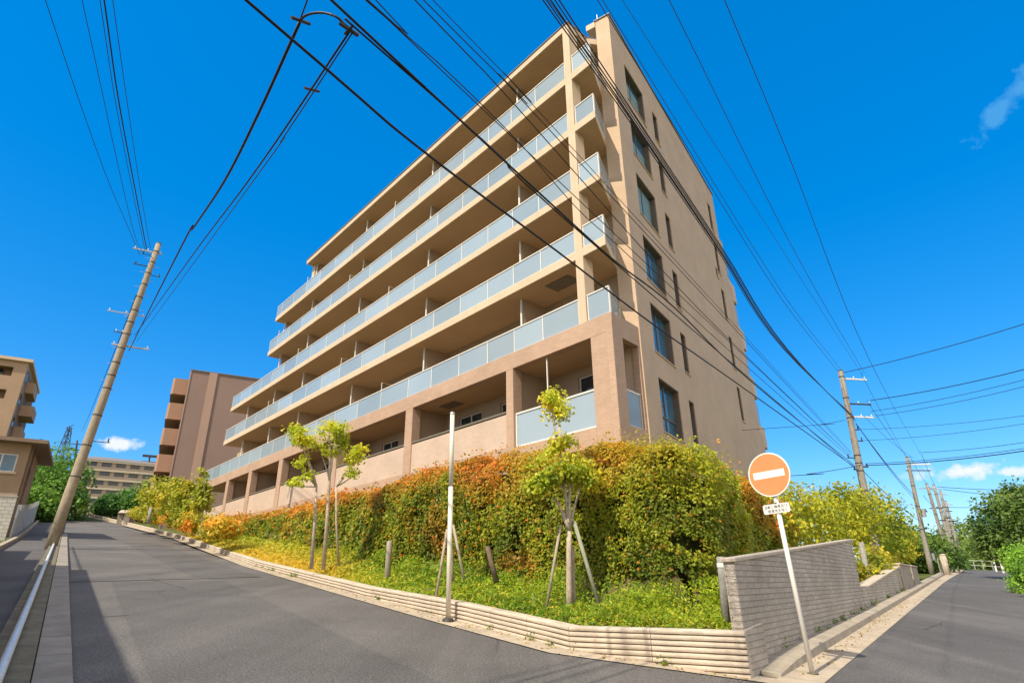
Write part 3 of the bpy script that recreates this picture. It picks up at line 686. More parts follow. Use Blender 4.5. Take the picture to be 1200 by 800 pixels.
# ------------------------------------------------------------------ foliage
def leaves(name, P, N, size, col, parent=None, mat='leaf', asp=.30, fold=True):
    "n leaf-shaped quads in one mesh"
    n = len(P); base = wloc(parent) if parent is not None else np.zeros(3)
    N = N/np.linalg.norm(N, axis=1)[:, None]
    a = rng.normal(size=(n, 3)); a -= N*(a*N).sum(1)[:, None]; a /= np.linalg.norm(a, axis=1)[:, None]
    b = np.cross(N, a); s = size[:, None]
    V = np.stack([P-a*s*.5, P+b*s*asp+a*s*.05, P+a*s*.5-N*s*.12, P-b*s*asp+a*s*.05], 1).reshape(-1, 3) - base
    me = bpy.data.meshes.new(name); me.vertices.add(4*n); me.vertices.foreach_set('co', V.ravel())
    me.loops.add(4*n); me.loops.foreach_set('vertex_index', np.arange(4*n)); me.polygons.add(n); me.polygons.foreach_set('loop_start', np.arange(n)*4)
    me.update(calc_edges=True)
    ca = me.color_attributes.new('Col', 'FLOAT_COLOR', 'POINT'); c4 = np.ones((n, 4, 4)); c4[:, :, :3] = col[:, None, :]
    ca.data.foreach_set('color', c4.ravel()); me.materials.append(M[mat])
    o = bpy.data.objects.new(name, me); COL.objects.link(o)
    if parent is not None: o.parent = parent
    return o
def pn(P, f, seed=0):
    "cheap smooth 3-d noise in about -1..1"
    r = np.random.default_rng(seed); out = 0
    for k in range(5):
        d = r.normal(size=3); d *= f*(1+.6*k)/np.linalg.norm(d); out = out + np.sin(P @ d + r.uniform(0, 6.28))/(1+.4*k)
    return out/2.6
def mixc(a, b, t): return np.array(a)[None]*(1-t[:, None]) + np.array(b)[None]*t[:, None]
C_GRN = (.09, .145, .018); C_MID = (.22, .255, .022); C_YEL = (.38, .385, .024); C_ORG = (.66, .25, .03); C_RED = (.60, .14, .03); C_LIME = (.32, .38, .03); C_DRY = (.66, .46, .05)

def hedge():
    path = np.array(HP); seg = np.linalg.norm(np.diff(path[:, :2], axis=0), axis=1)
    root = thing('hedge', 'long clipped photinia hedge with red-orange top growth in front of the apartment building', 'hedge', (path[5][0], path[5][1], path[5][2]))
    # dense path
    fine = []; 
    for i in range(len(path)-1):
        k = max(2, int(seg[i]/.25))
        for j in range(k): fine.append(path[i]+(path[i+1]-path[i])*j/k)
    fine.append(path[-1]); fine = np.array(fine)
    for _ in range(5): fine[1:-1] = (fine[:-2]+2*fine[1:-1]+fine[2:])/4
    tg = np.gradient(fine[:, :2], axis=0); tg /= np.linalg.norm(tg, axis=1)[:, None]; inn = np.stack([tg[:, 1], -tg[:, 0]], 1)
    # inner body of twigs
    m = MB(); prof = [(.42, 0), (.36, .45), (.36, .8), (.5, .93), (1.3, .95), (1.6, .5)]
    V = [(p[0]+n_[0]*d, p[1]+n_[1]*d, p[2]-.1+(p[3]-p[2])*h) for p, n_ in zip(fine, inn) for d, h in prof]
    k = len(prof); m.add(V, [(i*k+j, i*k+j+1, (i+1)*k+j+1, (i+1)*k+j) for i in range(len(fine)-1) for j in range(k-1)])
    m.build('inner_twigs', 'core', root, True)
    # leaf shell
    dist = np.hypot(fine[:, 0], fine[:, 1]); sl_ = np.linalg.norm(np.gradient(fine[:, :2], axis=0), axis=1)
    wgt = sl_*np.clip(12/dist, .18, 1.3)**1.5; wgt /= wgt.sum()
    n = 190000
    idx = rng.choice(len(fine), n, p=wgt); jit = rng.uniform(-.5, .5, n)*sl_[idx]
    base = fine[idx]; tj = tg[idx]; nj = inn[idx]
    u = rng.uniform(0, 1, n); H = base[:, 3]-base[:, 2]; r0 = .38
    onface = rng.uniform(size=n) < .70
    top = ~onface
    # profile: straight face, rounded shoulder, then the top
    d = np.zeros(n); z = np.zeros(n); nd_ = np.zeros(n); nz = np.zeros(n)
    arc = onface & (u > .86); ang = (u-.86)/.14*math.pi/2
    zf = u/.86*(H-r0+.15)-.15; d[onface] = 0; z[onface] = zf[onface]; nd_[onface] = -1
    d[arc] = (r0-r0*np.cos(ang))[arc]; z[arc] = (H-r0+r0*np.sin(ang))[arc]; nd_[arc] = -np.cos(ang)[arc]; nz[arc] = np.sin(ang)[arc]
    d[top] = r0+rng.uniform(0, 1.15, top.sum()); z[top] = H[top]; nz[top] = 1
    P = np.stack([base[:, 0]+tj[:, 0]*jit+nj[:, 0]*d, base[:, 1]+tj[:, 1]*jit+nj[:, 1]*d, base[:, 2]+z], 1)
    Nn = np.stack([nj[:, 0]*nd_, nj[:, 1]*nd_, nz], 1)
    bulge = pn(P, .8, 4)*.14 + pn(P, 1.8, 1)*.17 + pn(P, 4.5, 2)*.12
    thick = np.abs(rng.normal(0, .12, n))
    spike = (rng.uniform(size=n) < .07)*rng.uniform(0, .30, n)*(.4+.6*(nz > .3))
    P = P + Nn*(np.maximum(bulge, -.16)-thick*.8+spike)[:, None]
    keep = pn(P, 6.0, 3) + rng.normal(0, .30, n) > -.50
    hfrac = z/H
    # colours: fresh red shoots on top of the street front, yellow-green towards the corner and the side street
    tpar = idx/len(fine); x_ = P[:, 0]; front = np.clip((1.1-x_)/1.6, 0, 1)
    n1 = pn(P, 1.1, 5); n2 = pn(P, 3.2, 6); rn = rng.normal(0, .22, n)
    c = mixc(C_GRN, C_MID, np.clip(.5+.5*n2+rn, 0, 1))
    yel = np.clip(.12*(rng.uniform(size=n) < .5) + (1-front)*(.50+.30*n1+.55*(hfrac-.4)) + front*(.10+.25*n1+.35*hfrac**2) + rn*1.2, 0, 1); c = c*(1-yel[:, None])+np.array(C_YEL)*yel[:, None]
    dk = np.clip((pn(P, 2.3, 14)-.15)*1.6, 0, .55); c = c*(1-dk[:, None])+np.array((.05, .10, .016))*dk[:, None]  # darker hollows painted into the leaf colour, as if shaded
    lime = np.clip(.25*n2+rn-.1, 0, .6); c = c*(1-lime[:, None])+np.array(C_LIME)*lime[:, None]
    topred = np.maximum(front, .55*np.clip((3.2-x_)/1.2, 0, 1))*np.clip((hfrac-.70+.17*n1+.12*n2)/.30, 0, 1); patch = np.clip((pn(P, 1.5, 9)-.42+.14*front)*2.4, 0, 1)*(.30+.55*(1-front)); patch = np.maximum(patch, (rng.uniform(size=n) < .05+.06*front)*.75)
    orr = np.clip(np.maximum(topred*.8, patch)*(.80+1.6*rn), 0, 1)
    oc = mixc(C_ORG, C_RED, np.clip(.30+.9*rn+.3*n2, 0, 1)); c = c*(1-orr[:, None])+oc*orr[:, None]
    size = np.clip(dist[idx]/12, .8, 2.4)*rng.uniform(.048, .092, n)
    Nn = Nn*.7+np.array([-.15, -.25, .55])*.6 + rng.normal(0, .55, (n, 3))
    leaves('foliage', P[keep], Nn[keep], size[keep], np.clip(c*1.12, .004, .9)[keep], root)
hedge()

def crown(name, blobs, n, size, cols, parent, seed=1, gap=-.35, gapf=2.5, shell=.55):
    "leaf quads through ellipsoid blobs (centre, radii), denser towards the outside, with gaps"
    vol = np.array([b[1][0]*b[1][1]*b[1][2] if hasattr(b[1], '__len__') else b[1]**3 for b in blobs])**(2/3); vol /= vol.sum()
    k = rng.choice(len(blobs), n, p=vol); cen = np.array([b[0] for b in blobs])[k]; rad = np.array([b[1] if hasattr(b[1], '__len__') else (b[1],)*3 for b in blobs])[k]
    dd = rng.normal(size=(n, 3)); dd /= np.linalg.norm(dd, axis=1)[:, None]
    rr = (shell+(1-shell)*rng.uniform(0, 1, n))**.8*rng.normal(1, .09, n); rr = np.where(rng.uniform(size=n) < .25, rng.uniform(.2, 1, n), rr)
    f = 2.2/np.mean(rad)
    lump = 1+.22*pn(cen+dd*rad, gapf*.8, seed+1)
    P = cen+dd*rad*(rr*lump)[:, None]
    keep = pn(P, gapf, seed)+rng.normal(0, .25, n) > gap; P = P[keep]; dd = dd[keep]; m_ = len(P)
    t = np.clip(.5+.45*pn(P, gapf*.9, seed+2)+rng.normal(0, .25, m_), 0, 1)
    c = mixc(cols[0], cols[1], t)
    if len(cols) > 2:
        t2 = np.clip(pn(P, gapf*.6, seed+3)*1.2+rng.normal(0, .25, m_)-.1, 0, 1); c = c*(1-t2[:, None])+np.array(cols[2])*t2[:, None]
    N = dd*.6+np.array([-.15, -.2, .6])+rng.normal(0, .6, (m_, 3))
    return leaves(name, P, N, size*rng.uniform(.7, 1.35, m_), np.clip(c*1.6, .004, .9), parent)
def limb(m, a, b, r0, r1, bend=.1, n=6, k=5):
    a = np.array(a, float); b = np.array(b, float); L = np.linalg.norm(b-a); o = rng.normal(0, bend*L*.25, 3); o[2] *= .3
    m.tube([a+(b-a)*t+o*math.sin(math.pi*t) for t in np.linspace(0, 1, k)], list(np.linspace(r0, r1, k)), n)
def tree(label, base, blobs, n, size, cols, trunk_r=.12, bark='barkdark', group=None, name='tree', seed=1, gap=-.35, gapf=2.5, cat='tree', shell=.55):
    t = thing(name, label, cat, base, group); m = MB(); base = np.array(base)
    cs = np.array([b[0] for b in blobs]); c = cs.mean(0); fork = base+(c-base)*.45; fork[2] = base[2]+(cs[:, 2].min()-base[2])*.75
    limb(m, base-np.array([0, 0, .1]), fork, trunk_r, trunk_r*.7, .05, 8)
    for b in blobs: limb(m, fork, b[0], trunk_r*.55, trunk_r*.15, .2)
    m.build('trunk', bark, t, True); crown('crown', blobs, n, size, cols, t, seed, gap, gapf, shell); return t

def ground_plants():
    # leafy ground cover and dry grass on the bed between planter wall and hedge
    P0 = np.array(fr_[3:]); H0 = np.array([(x, y, zb) for x, y, zb, zt in HP[3:]])
    n = 60000; dist = np.hypot(*P0[:-1, :2].T); L = np.linalg.norm(np.diff(P0[:, :2], axis=0), axis=1); wgt = np.maximum(L, 1.2)*np.clip(11/dist, .2, 1.2)**1.3; wgt /= wgt.sum()
    i = rng.choice(len(L), n, p=wgt); a = rng.uniform(size=(n, 1)); b = rng.uniform(0, 1, size=(n, 1))
    P = (P0[i]*(1-a)+P0[i+1]*a)*(1-b)+(H0[i]*(1-a)+H0[i+1]*a)*b
    hump = np.clip(.10+.17*pn(P, 1.8, 21)+.11*pn(P, 5, 22), .015, .5)
    far = np.clip((-P[:, 0]-2.5)/4, 0, 1)
    hump = hump*(1-.3*far)*np.clip(b[:, 0]*6+.15, 0, 1) + np.clip(b[:, 0]-.45, 0, 1)*.55
    P[:, 2] += hump*rng.uniform(.15, 1.05, n)
    rn = rng.normal(0, .32, n); n1 = pn(P, 1.0, 23)
    c = mixc((.11, .23, .015), (.38, .47, .025), np.clip(.55+.4*n1+rn, 0, 1))
    kp = (pn(P, 2.6, 27)+rng.normal(0, .3, n) > -.55) | (rng.uniform(size=n) < .12)
    dry = np.clip(far*(.75+.5*pn(P, .8, 24))+rn, 0, 1)*np.clip(1.25-b[:, 0], 0, 1); c = c*(1-dry[:, None])+np.array(C_DRY)*dry[:, None]
    N = np.array([-.2, -.35, .6])+rng.normal(0, .6, (n, 3)); size = np.clip(np.hypot(P[:, 0], P[:, 1])/11, .8, 2.5)*rng.uniform(.05, .10, n)
    tag(leaves('ground_cover', P[kp], N[kp], size[kp], c[kp], asp=.17), kind='stuff')
ground_plants()
def litter():
    # fallen leaves blown along the gutters, weeds at the foot of the walls
    n = 900; P = []
    pl = [p for p in PL[:6]]; L = np.array([np.linalg.norm(b-a) for a, b in zip(pl[:-1], pl[1:])])*np.array([1.5, 1.5, 1.2, 1, .4]); L /= L.sum()
    for k in range(n):
        if k % 3:
            i = rng.choice(5, p=L); a, b = pl[i], pl[i+1]; t = (b-a)/np.linalg.norm(b-a); q = a+(b-a)*rng.uniform()+np.array([-t[1], t[0]])*(.05+abs(rng.normal(0, .22)))
        else: q = wallpt(rng.uniform(.6, 16)**1.0, .28+abs(rng.normal(0, .14)))
        P.append((q[0], q[1], gz(*q)+.022))
    P = np.array(P); N = np.array([0, 0, 1.])+rng.normal(0, .35, (n, 3)); t = rng.uniform(size=n)
    tag(leaves('fallen_leaves', P, N, rng.uniform(.025, .06, n), mixc((.30, .14, .03), (.42, .33, .06), t)), kind='stuff')
    P = []; 
    for k in range(60):
        if k % 2: i = rng.choice(5, p=L); c = pl[i]+(pl[i+1]-pl[i])*rng.uniform(); t = (pl[i+1]-pl[i]); t /= np.linalg.norm(t); c = c+np.array([-t[1], t[0]])*.05
        else: c = wallpt(rng.uniform(1, 20), -.04)
        for j in range(rng.integers(8, 30)): P.append((c[0]+rng.normal(0, .05), c[1]+rng.normal(0, .05), gz(*c)+.02+(.12 if not k % 2 else 0)+abs(rng.normal(0, .045))))
    P = np.array(P); n = len(P)
    tag(leaves('weeds', P, rng.normal(0, 1, (n, 3))+np.array([0, 0, .5]), rng.uniform(.03, .08, n), mixc((.07, .14, .015), (.24, .28, .03), rng.uniform(size=n)), asp=.18), kind='stuff')
litter()
# ------------------------------------------------------------------ planting on the bed
def bedpt(px, py, r): return at(px, py, r)
# near tree with two crowns, held by two stakes
b = bedpt(667, 706, 10.75)
nt_ = thing('young_tree', 'pale twin-stemmed young tree with a ball crown above a wider crown, standing between two stakes', 'tree', b)
m = MB(); q = lambda x, y, r=10.75: at(x, y, r)
fk = q(667, 622); limb(m, b-np.array([0, 0, .15]), fk, .056, .045, .03, 10); limb(m, q(673, 706, 10.85)-np.array([0, 0, .15]), q(671, 640, 10.85), .04, .035, .03, 8)
for (x, y, r1) in ((661, 560, .03), (669, 560, .03)): limb(m, fk, q(x, y), .034, r1*.8, .05)
limb(m, q(661, 560), q(652, 512), .03, .022, .05); limb(m, q(669, 560), q(655, 500), .03, .02, .05); limb(m, q(652, 512), q(647, 478), .022, .01); limb(m, q(655, 500), q(657, 478), .02, .01)
limb(m, fk, q(650, 582), .045, .022, .05); limb(m, fk, q(681, 566), .03, .012, .05); limb(m, q(661, 575), q(640, 545), .02, .008); limb(m, q(670, 570), q(690, 545), .02, .008)
m.build('trunk', 'bark', nt_, True)
cols = ((.15, .20, .012), (.40, .40, .025), (.48, .40, .03))
crown('crown', [(q(650, 470), (.38, .38, .31)), (q(641, 480, 10.6), (.2, .2, .22)), (q(660, 482, 10.9), (.2, .2, .2)), (q(650, 487), (.26, .26, .18))], 2300, .068, cols, nt_, 31, -.25, 7, .2)
crown('crown', [(q(655, 545), (.5, .5, .38)), (q(635, 556, 10.5), (.38, .38, .28)), (q(677, 550, 10.9), (.42, .42, .32)), (q(660, 524), (.34, .34, .26)), (q(692, 562), (.3, .3, .24)), (q(628, 572, 10.4), (.25, .25, .2))], 6800, .08, ((.11, .16, .012), (.33, .33, .018), (.42, .32, .02)), nt_, 37, -.22, 7.5, .15)
for a, c_, mt, lb in (((640, 704), (657, 615), 'stake', 'thin tan timber stake leaning against the left of the twin-stemmed young tree'), ((702, 703), (673, 611), 'stakegreen', 'thicker greenish timber stake leaning in from the right of the twin-stemmed young tree')):
    st = MB().tube([at(*a, 10.5)-np.array([0, 0, .1]), at(*c_, 10.7)], [.024 if mt == 'stake' else .034]*2, 8).build('tree_stake', mt, None, True, loc=at(*a, 10.5)); tag(st, lb, 'stake', 'tree stakes in the planting bed')
# smaller staked tree behind the white post
b = bedpt(531, 668, 13.3)
t = thing('young_tree', 'slim young tree half hidden behind the off-white post, between two crossed stakes', 'tree', b); m = MB()
limb(m, b-np.array([0, 0, .2]), at(529, 592, 13.3), .035, .02, .04); m.build('trunk', 'bark', t, True)
crown('crown', [(at(530, 590, 13.3), (.3, .3, .4)), (at(526, 566, 13.3), (.24, .24, .35))], 900, .085, ((.08, .12, .012), (.22, .22, .018), C_ORG), t, 41, -.5, 5, .3)
for a, c_, lb in (((511, 694), (524, 620), 'thin pale stake left of the off-white post, leaning right'), ((544, 672), (531, 615), 'pale stake just right of the off-white post, leaning left')):
    tag(MB().tube([at(*a, 12.6)-np.array([0, 0, .1]), at(*c_, 12.9)], [.028, .028], 8).build('tree_stake', 'stake', None, True, loc=at(*a, 12.6)), lb, 'stake', 'tree stakes in the planting bed')
# old leaning stub in front of the hedge
tag(MB().tube([at(582, 682, 12.0), at(576, 660, 12.05), at(571, 640, 12.1)], [.055, .05, .045], 8).build('stub_trunk', 'barkdark', None, True, loc=at(582, 682, 12.0)), 'short brown leaning stub of a trunk against the hedge foot', 'tree stub')
# clump of three slender trees
TR = []
for i, (bx, by, path, bl, lb) in enumerate((
    (366, 655, ((369, 610), (371, 570)), ((352, 513, .48), (346, 505, .36), (361, 520, .36), (352, 540, .34), (345, 566, .28), (362, 556, .26)), 'left one of three slender pale trees in the clump by the kerb, forked low'),
    (380, 656, ((384, 600), (386, 560), (387, 520)), ((380, 508, .42), (395, 504, .46), (399, 518, .36), (386, 498, .34), (376, 525, .30), (390, 530, .28)), 'middle and tallest of three slender pale trees in the clump by the kerb'),
    (398, 652, ((394, 610), (394, 570)), ((418, 532, .40), (410, 540, .34), (424, 526, .28), (413, 554, .28)), 'right and thinnest of three slender trees in the clump, its foliage hanging right'))):
    r = 18.6; b = at(bx, by, r); t = thing('slender_tree', lb, 'tree', b, 'clump of three slender trees'); m = MB()
    pts = [b-np.array([0, 0, .25])]+[at(x, y, r) for x, y in path]; rr = np.linspace(.06 if i != 2 else .035, .028, len(pts)); m.tube(pts, list(rr), 8)
    for (x, y, s) in bl: limb(m, pts[-1] if y < path[-1][1] else pts[-2], at(x, y+4, r+rng.uniform(-.3, .3)), .03, .008, .2)
    m.build('trunk', 'bark', t, True)
    crown('crown', [(at(x, y, r+rng.uniform(-.3, .3)), (s, s, s*.72)) for x, y, s in bl], 2600 if i < 2 else 1400, .095, ((.14, .19, .012), (.38, .39, .025), (.48, .42, .03)), t, 50+i, -.02, 5.5, .15)
# young trees further up the street
for i, (bx, by, r, bl, lb) in enumerate((
    (237, 626, 34.5, ((238, 590, .8), (238, 572, .6), (236, 556, .5)), 'thin pale-stemmed young tree nearest the building end, up the street'),
    (219, 622, 39, ((216, 585, 1.1), (222, 570, .9), (210, 575, .9), (219, 600, .9)), 'yellow-green young tree with two pale trunks up the street'),
    (204, 618, 43, ((202, 588, 1.2), (196, 578, 1.0), (204, 602, 1.0), (208, 570, .8)), 'yellow-green bushy tree next up the street from the two-trunked one'),
    (190, 613, 49, ((187, 582, 1.4), (193, 572, 1.0), (182, 595, 1.2)), 'orange-tinged yellow-green tree in the row up the street'),
    (178, 610, 55, ((175, 582, 1.5), (170, 592, 1.2), (180, 572, 1.1)), 'farthest yellow-green tree of the row, beside the dark green ones'))):
    r = float(r); t = tree(lb, at(bx, by, r), [(at(x, y, r+rng.uniform(-.4, .4)), (s*.72, s*.72, s*1.0)) for x, y, s in bl], 2100, .12+.002*r, ((.12, .15, .012), (.29, .29, .02), (.36, .27, .02)), .05, 'bark', 'young trees along the climbing street', 'young_tree', 60+i, -.05, 3.2, 'tree', .2)
# shrubs filling the bed foot up the street
for i, (x, y, r, s) in enumerate(((262, 618, 31, .9), (228, 612, 38, .9), (210, 608, 44, 1.0), (188, 604, 52, 1.1), (168, 601, 58, 1.1))):
    c0 = at(x, y, r); t = thing('low_shrub', ('low yellow-green shrub at the hedge end below the building', 'low golden shrub under the two-trunked young tree', 'low golden shrub under the bushy tree', 'low orange-tinged shrub farther up the verge', 'low shrub beside the little roofed pillar')[i], 'shrub', c0-np.array([0, 0, .5]), 'low shrubs along the verge')
    crown('foliage', [(c0, (s, s, .6)), (c0+np.array([-.8, 1.0, .1]), (s, s, .6))], 2200, .16, ((.10, .13, .012), (.34, .28, .02), C_ORG), t, 70+i, -.7, 3, .3)
for i, (x, y, r, s, lb) in enumerate(((152, 588, 82, 1.9, 'round dark green tree nearest the far apartment block'), (127, 590, 88, 1.5, 'small dark green tree left of the roofed pillar'), (172, 582, 78, 2.2, 'tall dark green tree behind the yellow-green row'))):
    c0 = at(x, y, r); g = np.array([c0[0], c0[1], gz(c0[0], c0[1])])
    tree(lb, g, [(c0, (s, s, s*.8)), (c0+np.array([s*.8, 0, -.4]), (s*.7, s*.7, s*.6)), (c0+np.array([-s*.8, .5, -.5]), (s*.7, s*.7, s*.55))], 3500, .33, ((.02, .06, .012), (.06, .14, .02)), .2, 'barkdark', 'dark green trees up the street', 'tree', 80+i, -.5, 1.2)

# ------------------------------------------------------------------ small posts
b = ongr(525, 727.5, .012); tp = at(530.2, 485, math.hypot(b[0], b[1]))
wp = thing('white_post', 'tall off-white tubular steel post standing on the gutter against the ribbed planter wall', 'post', b)
md = b+(tp-b)*.62
m = MB(); m.tube([b, md], [.044, .044], 14); m.build('lower_tube', 'postw', wp, True)
MB().tube([md-(tp-b)*.002, tp], [.0425, .0425], 14).build('upper_tube', 'postw', wp, True)
MB().tube([tp, tp+np.array([0, 0, .035])], [.052, .045], 14).build('cap', 'steel', wp)
MB().tube([b, b+np.array([0, 0, .05])], [.11, .085], 14).build('base_plate', 'dark', wp)
b = at(453.5, 683, math.hypot(-3.3, 15.3)+.5)
bo = MB().tube([b-np.array([0, 0, .2]), b+np.array([0, 0, .95]), b+np.array([.0, 0, .99])], [.075, .072, .05], 12).build('bollard', 'kerb', None, True, loc=b)
tag(bo, 'short round concrete bollard in the planting bed behind the low wall', 'bollard')
b = at(850, 716, 9.35)
gw = thing('wooden_post', 'short grey weathered post with a white band in front of the hedge corner', 'post', b)
tpp = at(845, 652, 9.35); MB().tube([b-np.array([0, 0, .2]), b+(tpp-b)*.5, tpp], [.062, .058, .062], 10).build('shaft', 'oldwood', gw, True)
MB().tube([b+(tpp-b)*.80, b+(tpp-b)*.88], [.068, .068], 10).build('white_band', 'white', gw)
# little roofed pillar up the street
b = at(149, 604, 72); b[2] = gz(b[0], b[1])+.15; rp = thing('roofed_pillar', 'small stone pillar with a little tiled roof beside the kerb up the street', 'pillar', b)
f = frame(b, Q, U); MB().box(f, -.25, .25, -.25, .25, -.2, .95).build('shaft', 'splitcap', rp, bevel=.02)
m = MB(); m.add([f(*p) for p in ((-.85, -.6, .98), (.85, -.6, .98), (.85, .6, .98), (-.85, .6, .98), (-.6, 0, 1.3), (.6, 0, 1.3))], [(0, 3, 2, 1), (0, 1, 5, 4), (1, 2, 5), (2, 3, 4, 5), (3, 0, 4)]); m.build('roof', 'splitcap', rp)
MB().box(f, -.75, -.3, .2, .4, -.2, .9).box(f, .3, .75, .2, .4, -.2, .8).build('side_wall', 'kerb', rp)
tag(MB().tube([at(174, 612, 47)-np.array([0, 0, .1]), at(177, 594, 47)], [.11, .1], 8).build('leaning_post', 'oldwood', None, True, loc=at(174, 612, 47)), 'grey leaning post among the verge shrubs up the street', 'post')

# ------------------------------------------------------------------ no-entry sign
b = ongr(952.5, 789, .01); rS = math.hypot(b[0], b[1]); tp = at(903, 556, rS); up = (tp-b)/np.linalg.norm(tp-b)
sg = thing('no_entry_sign', 'round faded orange no-entry sign with white bar and lettered plate on white pole', 'road sign', b)
fwd = np.array([-nF[0], -nF[1], 0.]); rt = np.cross(up, fwd); rt /= np.linalg.norm(rt); fwd = np.cross(rt, up)      # facing the junction
if (rt @ CAM[0]) < 0: rt = -rt
def sf(a, bb, c): return tp + rt*a + up*bb + fwd*c
MB().tube([b-np.array([0, 0, .05]), tp+up*.22-fwd*.0], [.031, .031], 14).build('pole', 'white', sg, True)
MB().tube([b, b+up*.012], [.07, .07], 14).build('base_collar', 'oldconc', sg)
def disc(m, r0, z0, z1, n=56):
    V = [sf(r0*math.cos(2*math.pi*i/n), r0*math.sin(2*math.pi*i/n), z) for z in (z0, z1) for i in range(n)]
    m.add(V, [tuple(range(n))[::-1], tuple(range(n, 2*n))]+[(i, (i+1) % n, n+(i+1) % n, n+i) for i in range(n)])
m = MB(); disc(m, .300, .036, .052); dk = m.build('disc', 'white', sg)
m = MB(); disc(m, .282, .050, .0545); m.build('orange_face', 'orange', dk)
MB().add([sf(x, y, z) for z in (.053, .0575) for x, y in ((-.225, -.048), (.225, -.048), (.225, .048), (-.225, .048))], [(3, 2, 1, 0), (4, 5, 6, 7), (0, 1, 5, 4), (1, 2, 6, 5), (2, 3, 7, 6), (3, 0, 4, 7)]).build('white_bar', 'white', dk)
pl0 = -.46
def rbox(m, x0, x1, y0, y1, z0, z1, r=.02, k=5):
    P = []
    for cx, cy, a0 in ((x1-r, y1-r, 0), (x0+r, y1-r, 90), (x0+r, y0+r, 180), (x1-r, y0+r, 270)):
        for j in range(k+1): a = R(a0+90*j/k); P.append((cx+r*math.cos(a), cy+r*math.sin(a)))
    n = len(P); m.add([sf(x, y, z) for z in (z0, z1) for x, y in P], [tuple(range(n))[::-1], tuple(range(n, 2*n))]+[(i, (i+1) % n, n+(i+1) % n, n+i) for i in range(n)])
m = MB(); rbox(m, -.185, .185, pl0-.062, pl0+.062, .034, .042); pt = m.build('plate', 'white', sg)
m = MB()
for z in (pl0, -.12, .12): m.tube([sf(-.05, z, 0), sf(-.05, z, .034)], [.012]*2, 6).tube([sf(.05, z, 0), sf(.05, z, .034)], [.012]*2, 6); m.tube([sf(-.05, z, .0), sf(.05, z, .0)], [.012]*2, 6)
m.tube([sf(0, -.385, .038), sf(0, -.33, .038)], [.022, .01], 8)
m.build('bracket', 'steel', sg)
for txt, y, x in (('自動二輪車及び', pl0+.008, -.002), ('軽車両を除く', pl0-.047, .018)):
    cu = bpy.data.curves.new('lettering', 'FONT'); cu.body = txt; cu.size = .047; cu.align_x = 'CENTER'; cu.extrude = .0
    to = bpy.data.objects.new('lettering_tmp', cu); COL.objects.link(to); bpy.context.view_layer.update()
    me = bpy.data.meshes.new_from_object(to.evaluated_get(bpy.context.evaluated_depsgraph_get())); COL.objects.unlink(to); bpy.data.objects.remove(to)
    base = wloc(pt)
    for vtx in me.vertices:
        p = sf(vtx.co.x+x, vtx.co.y+y, .0435)-base; vtx.co = p
    me.materials.clear(); me.materials.append(M['black']); o = bpy.data.objects.new('lettering', me); COL.objects.link(o); o.parent = pt

# ------------------------------------------------------------------ utility poles
def pole(name, label, base, top, r0, r1, mat, arms=(), extras=(), bolts=0, bands=(), group='concrete utility poles', cyl=()):
    t = thing(name, label, 'utility pole', base, group); base = np.array(base, float); top = np.array(top, float); ax = top-base; L = np.linalg.norm(ax)
    P = lambda k: base+ax*k
    k = 8; MB().tube([P(i/k) if i else base-np.array([0, 0, .3]) for i in range(k+1)], list(np.linspace(r0, r1, k+1)), 16).build('shaft', mat, t, True)
    MB().tube([P(1), P(1)+ax/L*.08], [r1*1.05, r1*.7], 14).build('cap', 'dark', t)
    for (h, yaw, a, b_, mt, th) in arms:
        c = P(1-h/L); u = np.array([*yawv(yaw), 0]); m = MB(); n_ = np.array([-u[1], u[0], 0])
        f = lambda x, y, z, c=c, u=u, n_=n_: c+u*x+n_*y+np.array([0, 0, z])
        m.box(f, a, b_, r1+.0, r1+th, -th/2, th/2); am = m.build('crossarm', mt, t)
        for x in np.linspace(a+.1, b_-.1, 3):
            q0 = np.array(f(x, r1+th/2, th/2)); MB().tube([q0, q0+np.array([0, 0, .05]), q0+np.array([0, 0, .06]), q0+np.array([0, 0, .12])], [.015, .015, .036, .022], 8).build('insulator', 'winframe', am)
    if bands:
        for h in bands: MB().tube([P(1-h/L), P(1-(h+.05)/L)], [r1+(r0-r1)*h/L+.012]*2, 14).build('band', 'dark', t)
    if bolts:
        h = 1.0
        for i in range(bolts):
            c = P(1-h/L); sgn = 1 if i % 2 else -1; u = np.array([*yawv(60), 0])*sgn; MB().tube([c, c+u*(r0+.16)], [.012]*2, 6).build('step_bolt', 'steel', t); h += .45
    for (h, yaw, off, r, hh, mt, nm) in cyl:
        c = P(1-h/L)+np.array([*yawv(yaw), 0])*off; MB().tube([c, c+np.array([0, 0, hh])], [r, r], 12).build(nm, mt, t)
    for (h, yaw, l_, rr_, nm) in extras:
        c = P(1-h/L); u = np.array([*yawv(yaw), 0]); MB().tube([c, c+u*l_], [rr_]*2, 6).tube([c+u*l_*.9, c+u*l_*.9+np.array([0, 0, .18])], [.03]*2, 6).build(nm, 'dark', t)
    return t
RL = 35.0
pbL = at(60, 637, RL); ptL = at(186, 286, RL)
pole('utility_pole', 'leaning tan concrete utility pole on the left side of the climbing street', pbL, ptL, .235, .135, 'polec', arms=((.5, 60, -1.1, .3, 'steel', .07), (4.4, 60, -1.2, .5, 'steel', .05), (6.2, 60, -.5, 1.2, 'steel', .07), (5.5, 60, -.6, .2, 'dark', .04)),
     extras=((.8, -120, .6, .02, 'insulator_bracket'), (1.5, -120, .8, .03, 'insulator_bracket'), (2.0, 60, .6, .02, 'insulator_bracket'), (11.3, 60, .9, .02, 'insulator_bracket')), bolts=18, bands=(.5, 1.2, 1.9, 2.6, 3.4, 4.2, 4.9, 5.6, 6.4, 7.2, 7.9, 8.6, 10.0, 11.5, 13.0))
RA = 36.0; azA = ray(1031, 668)
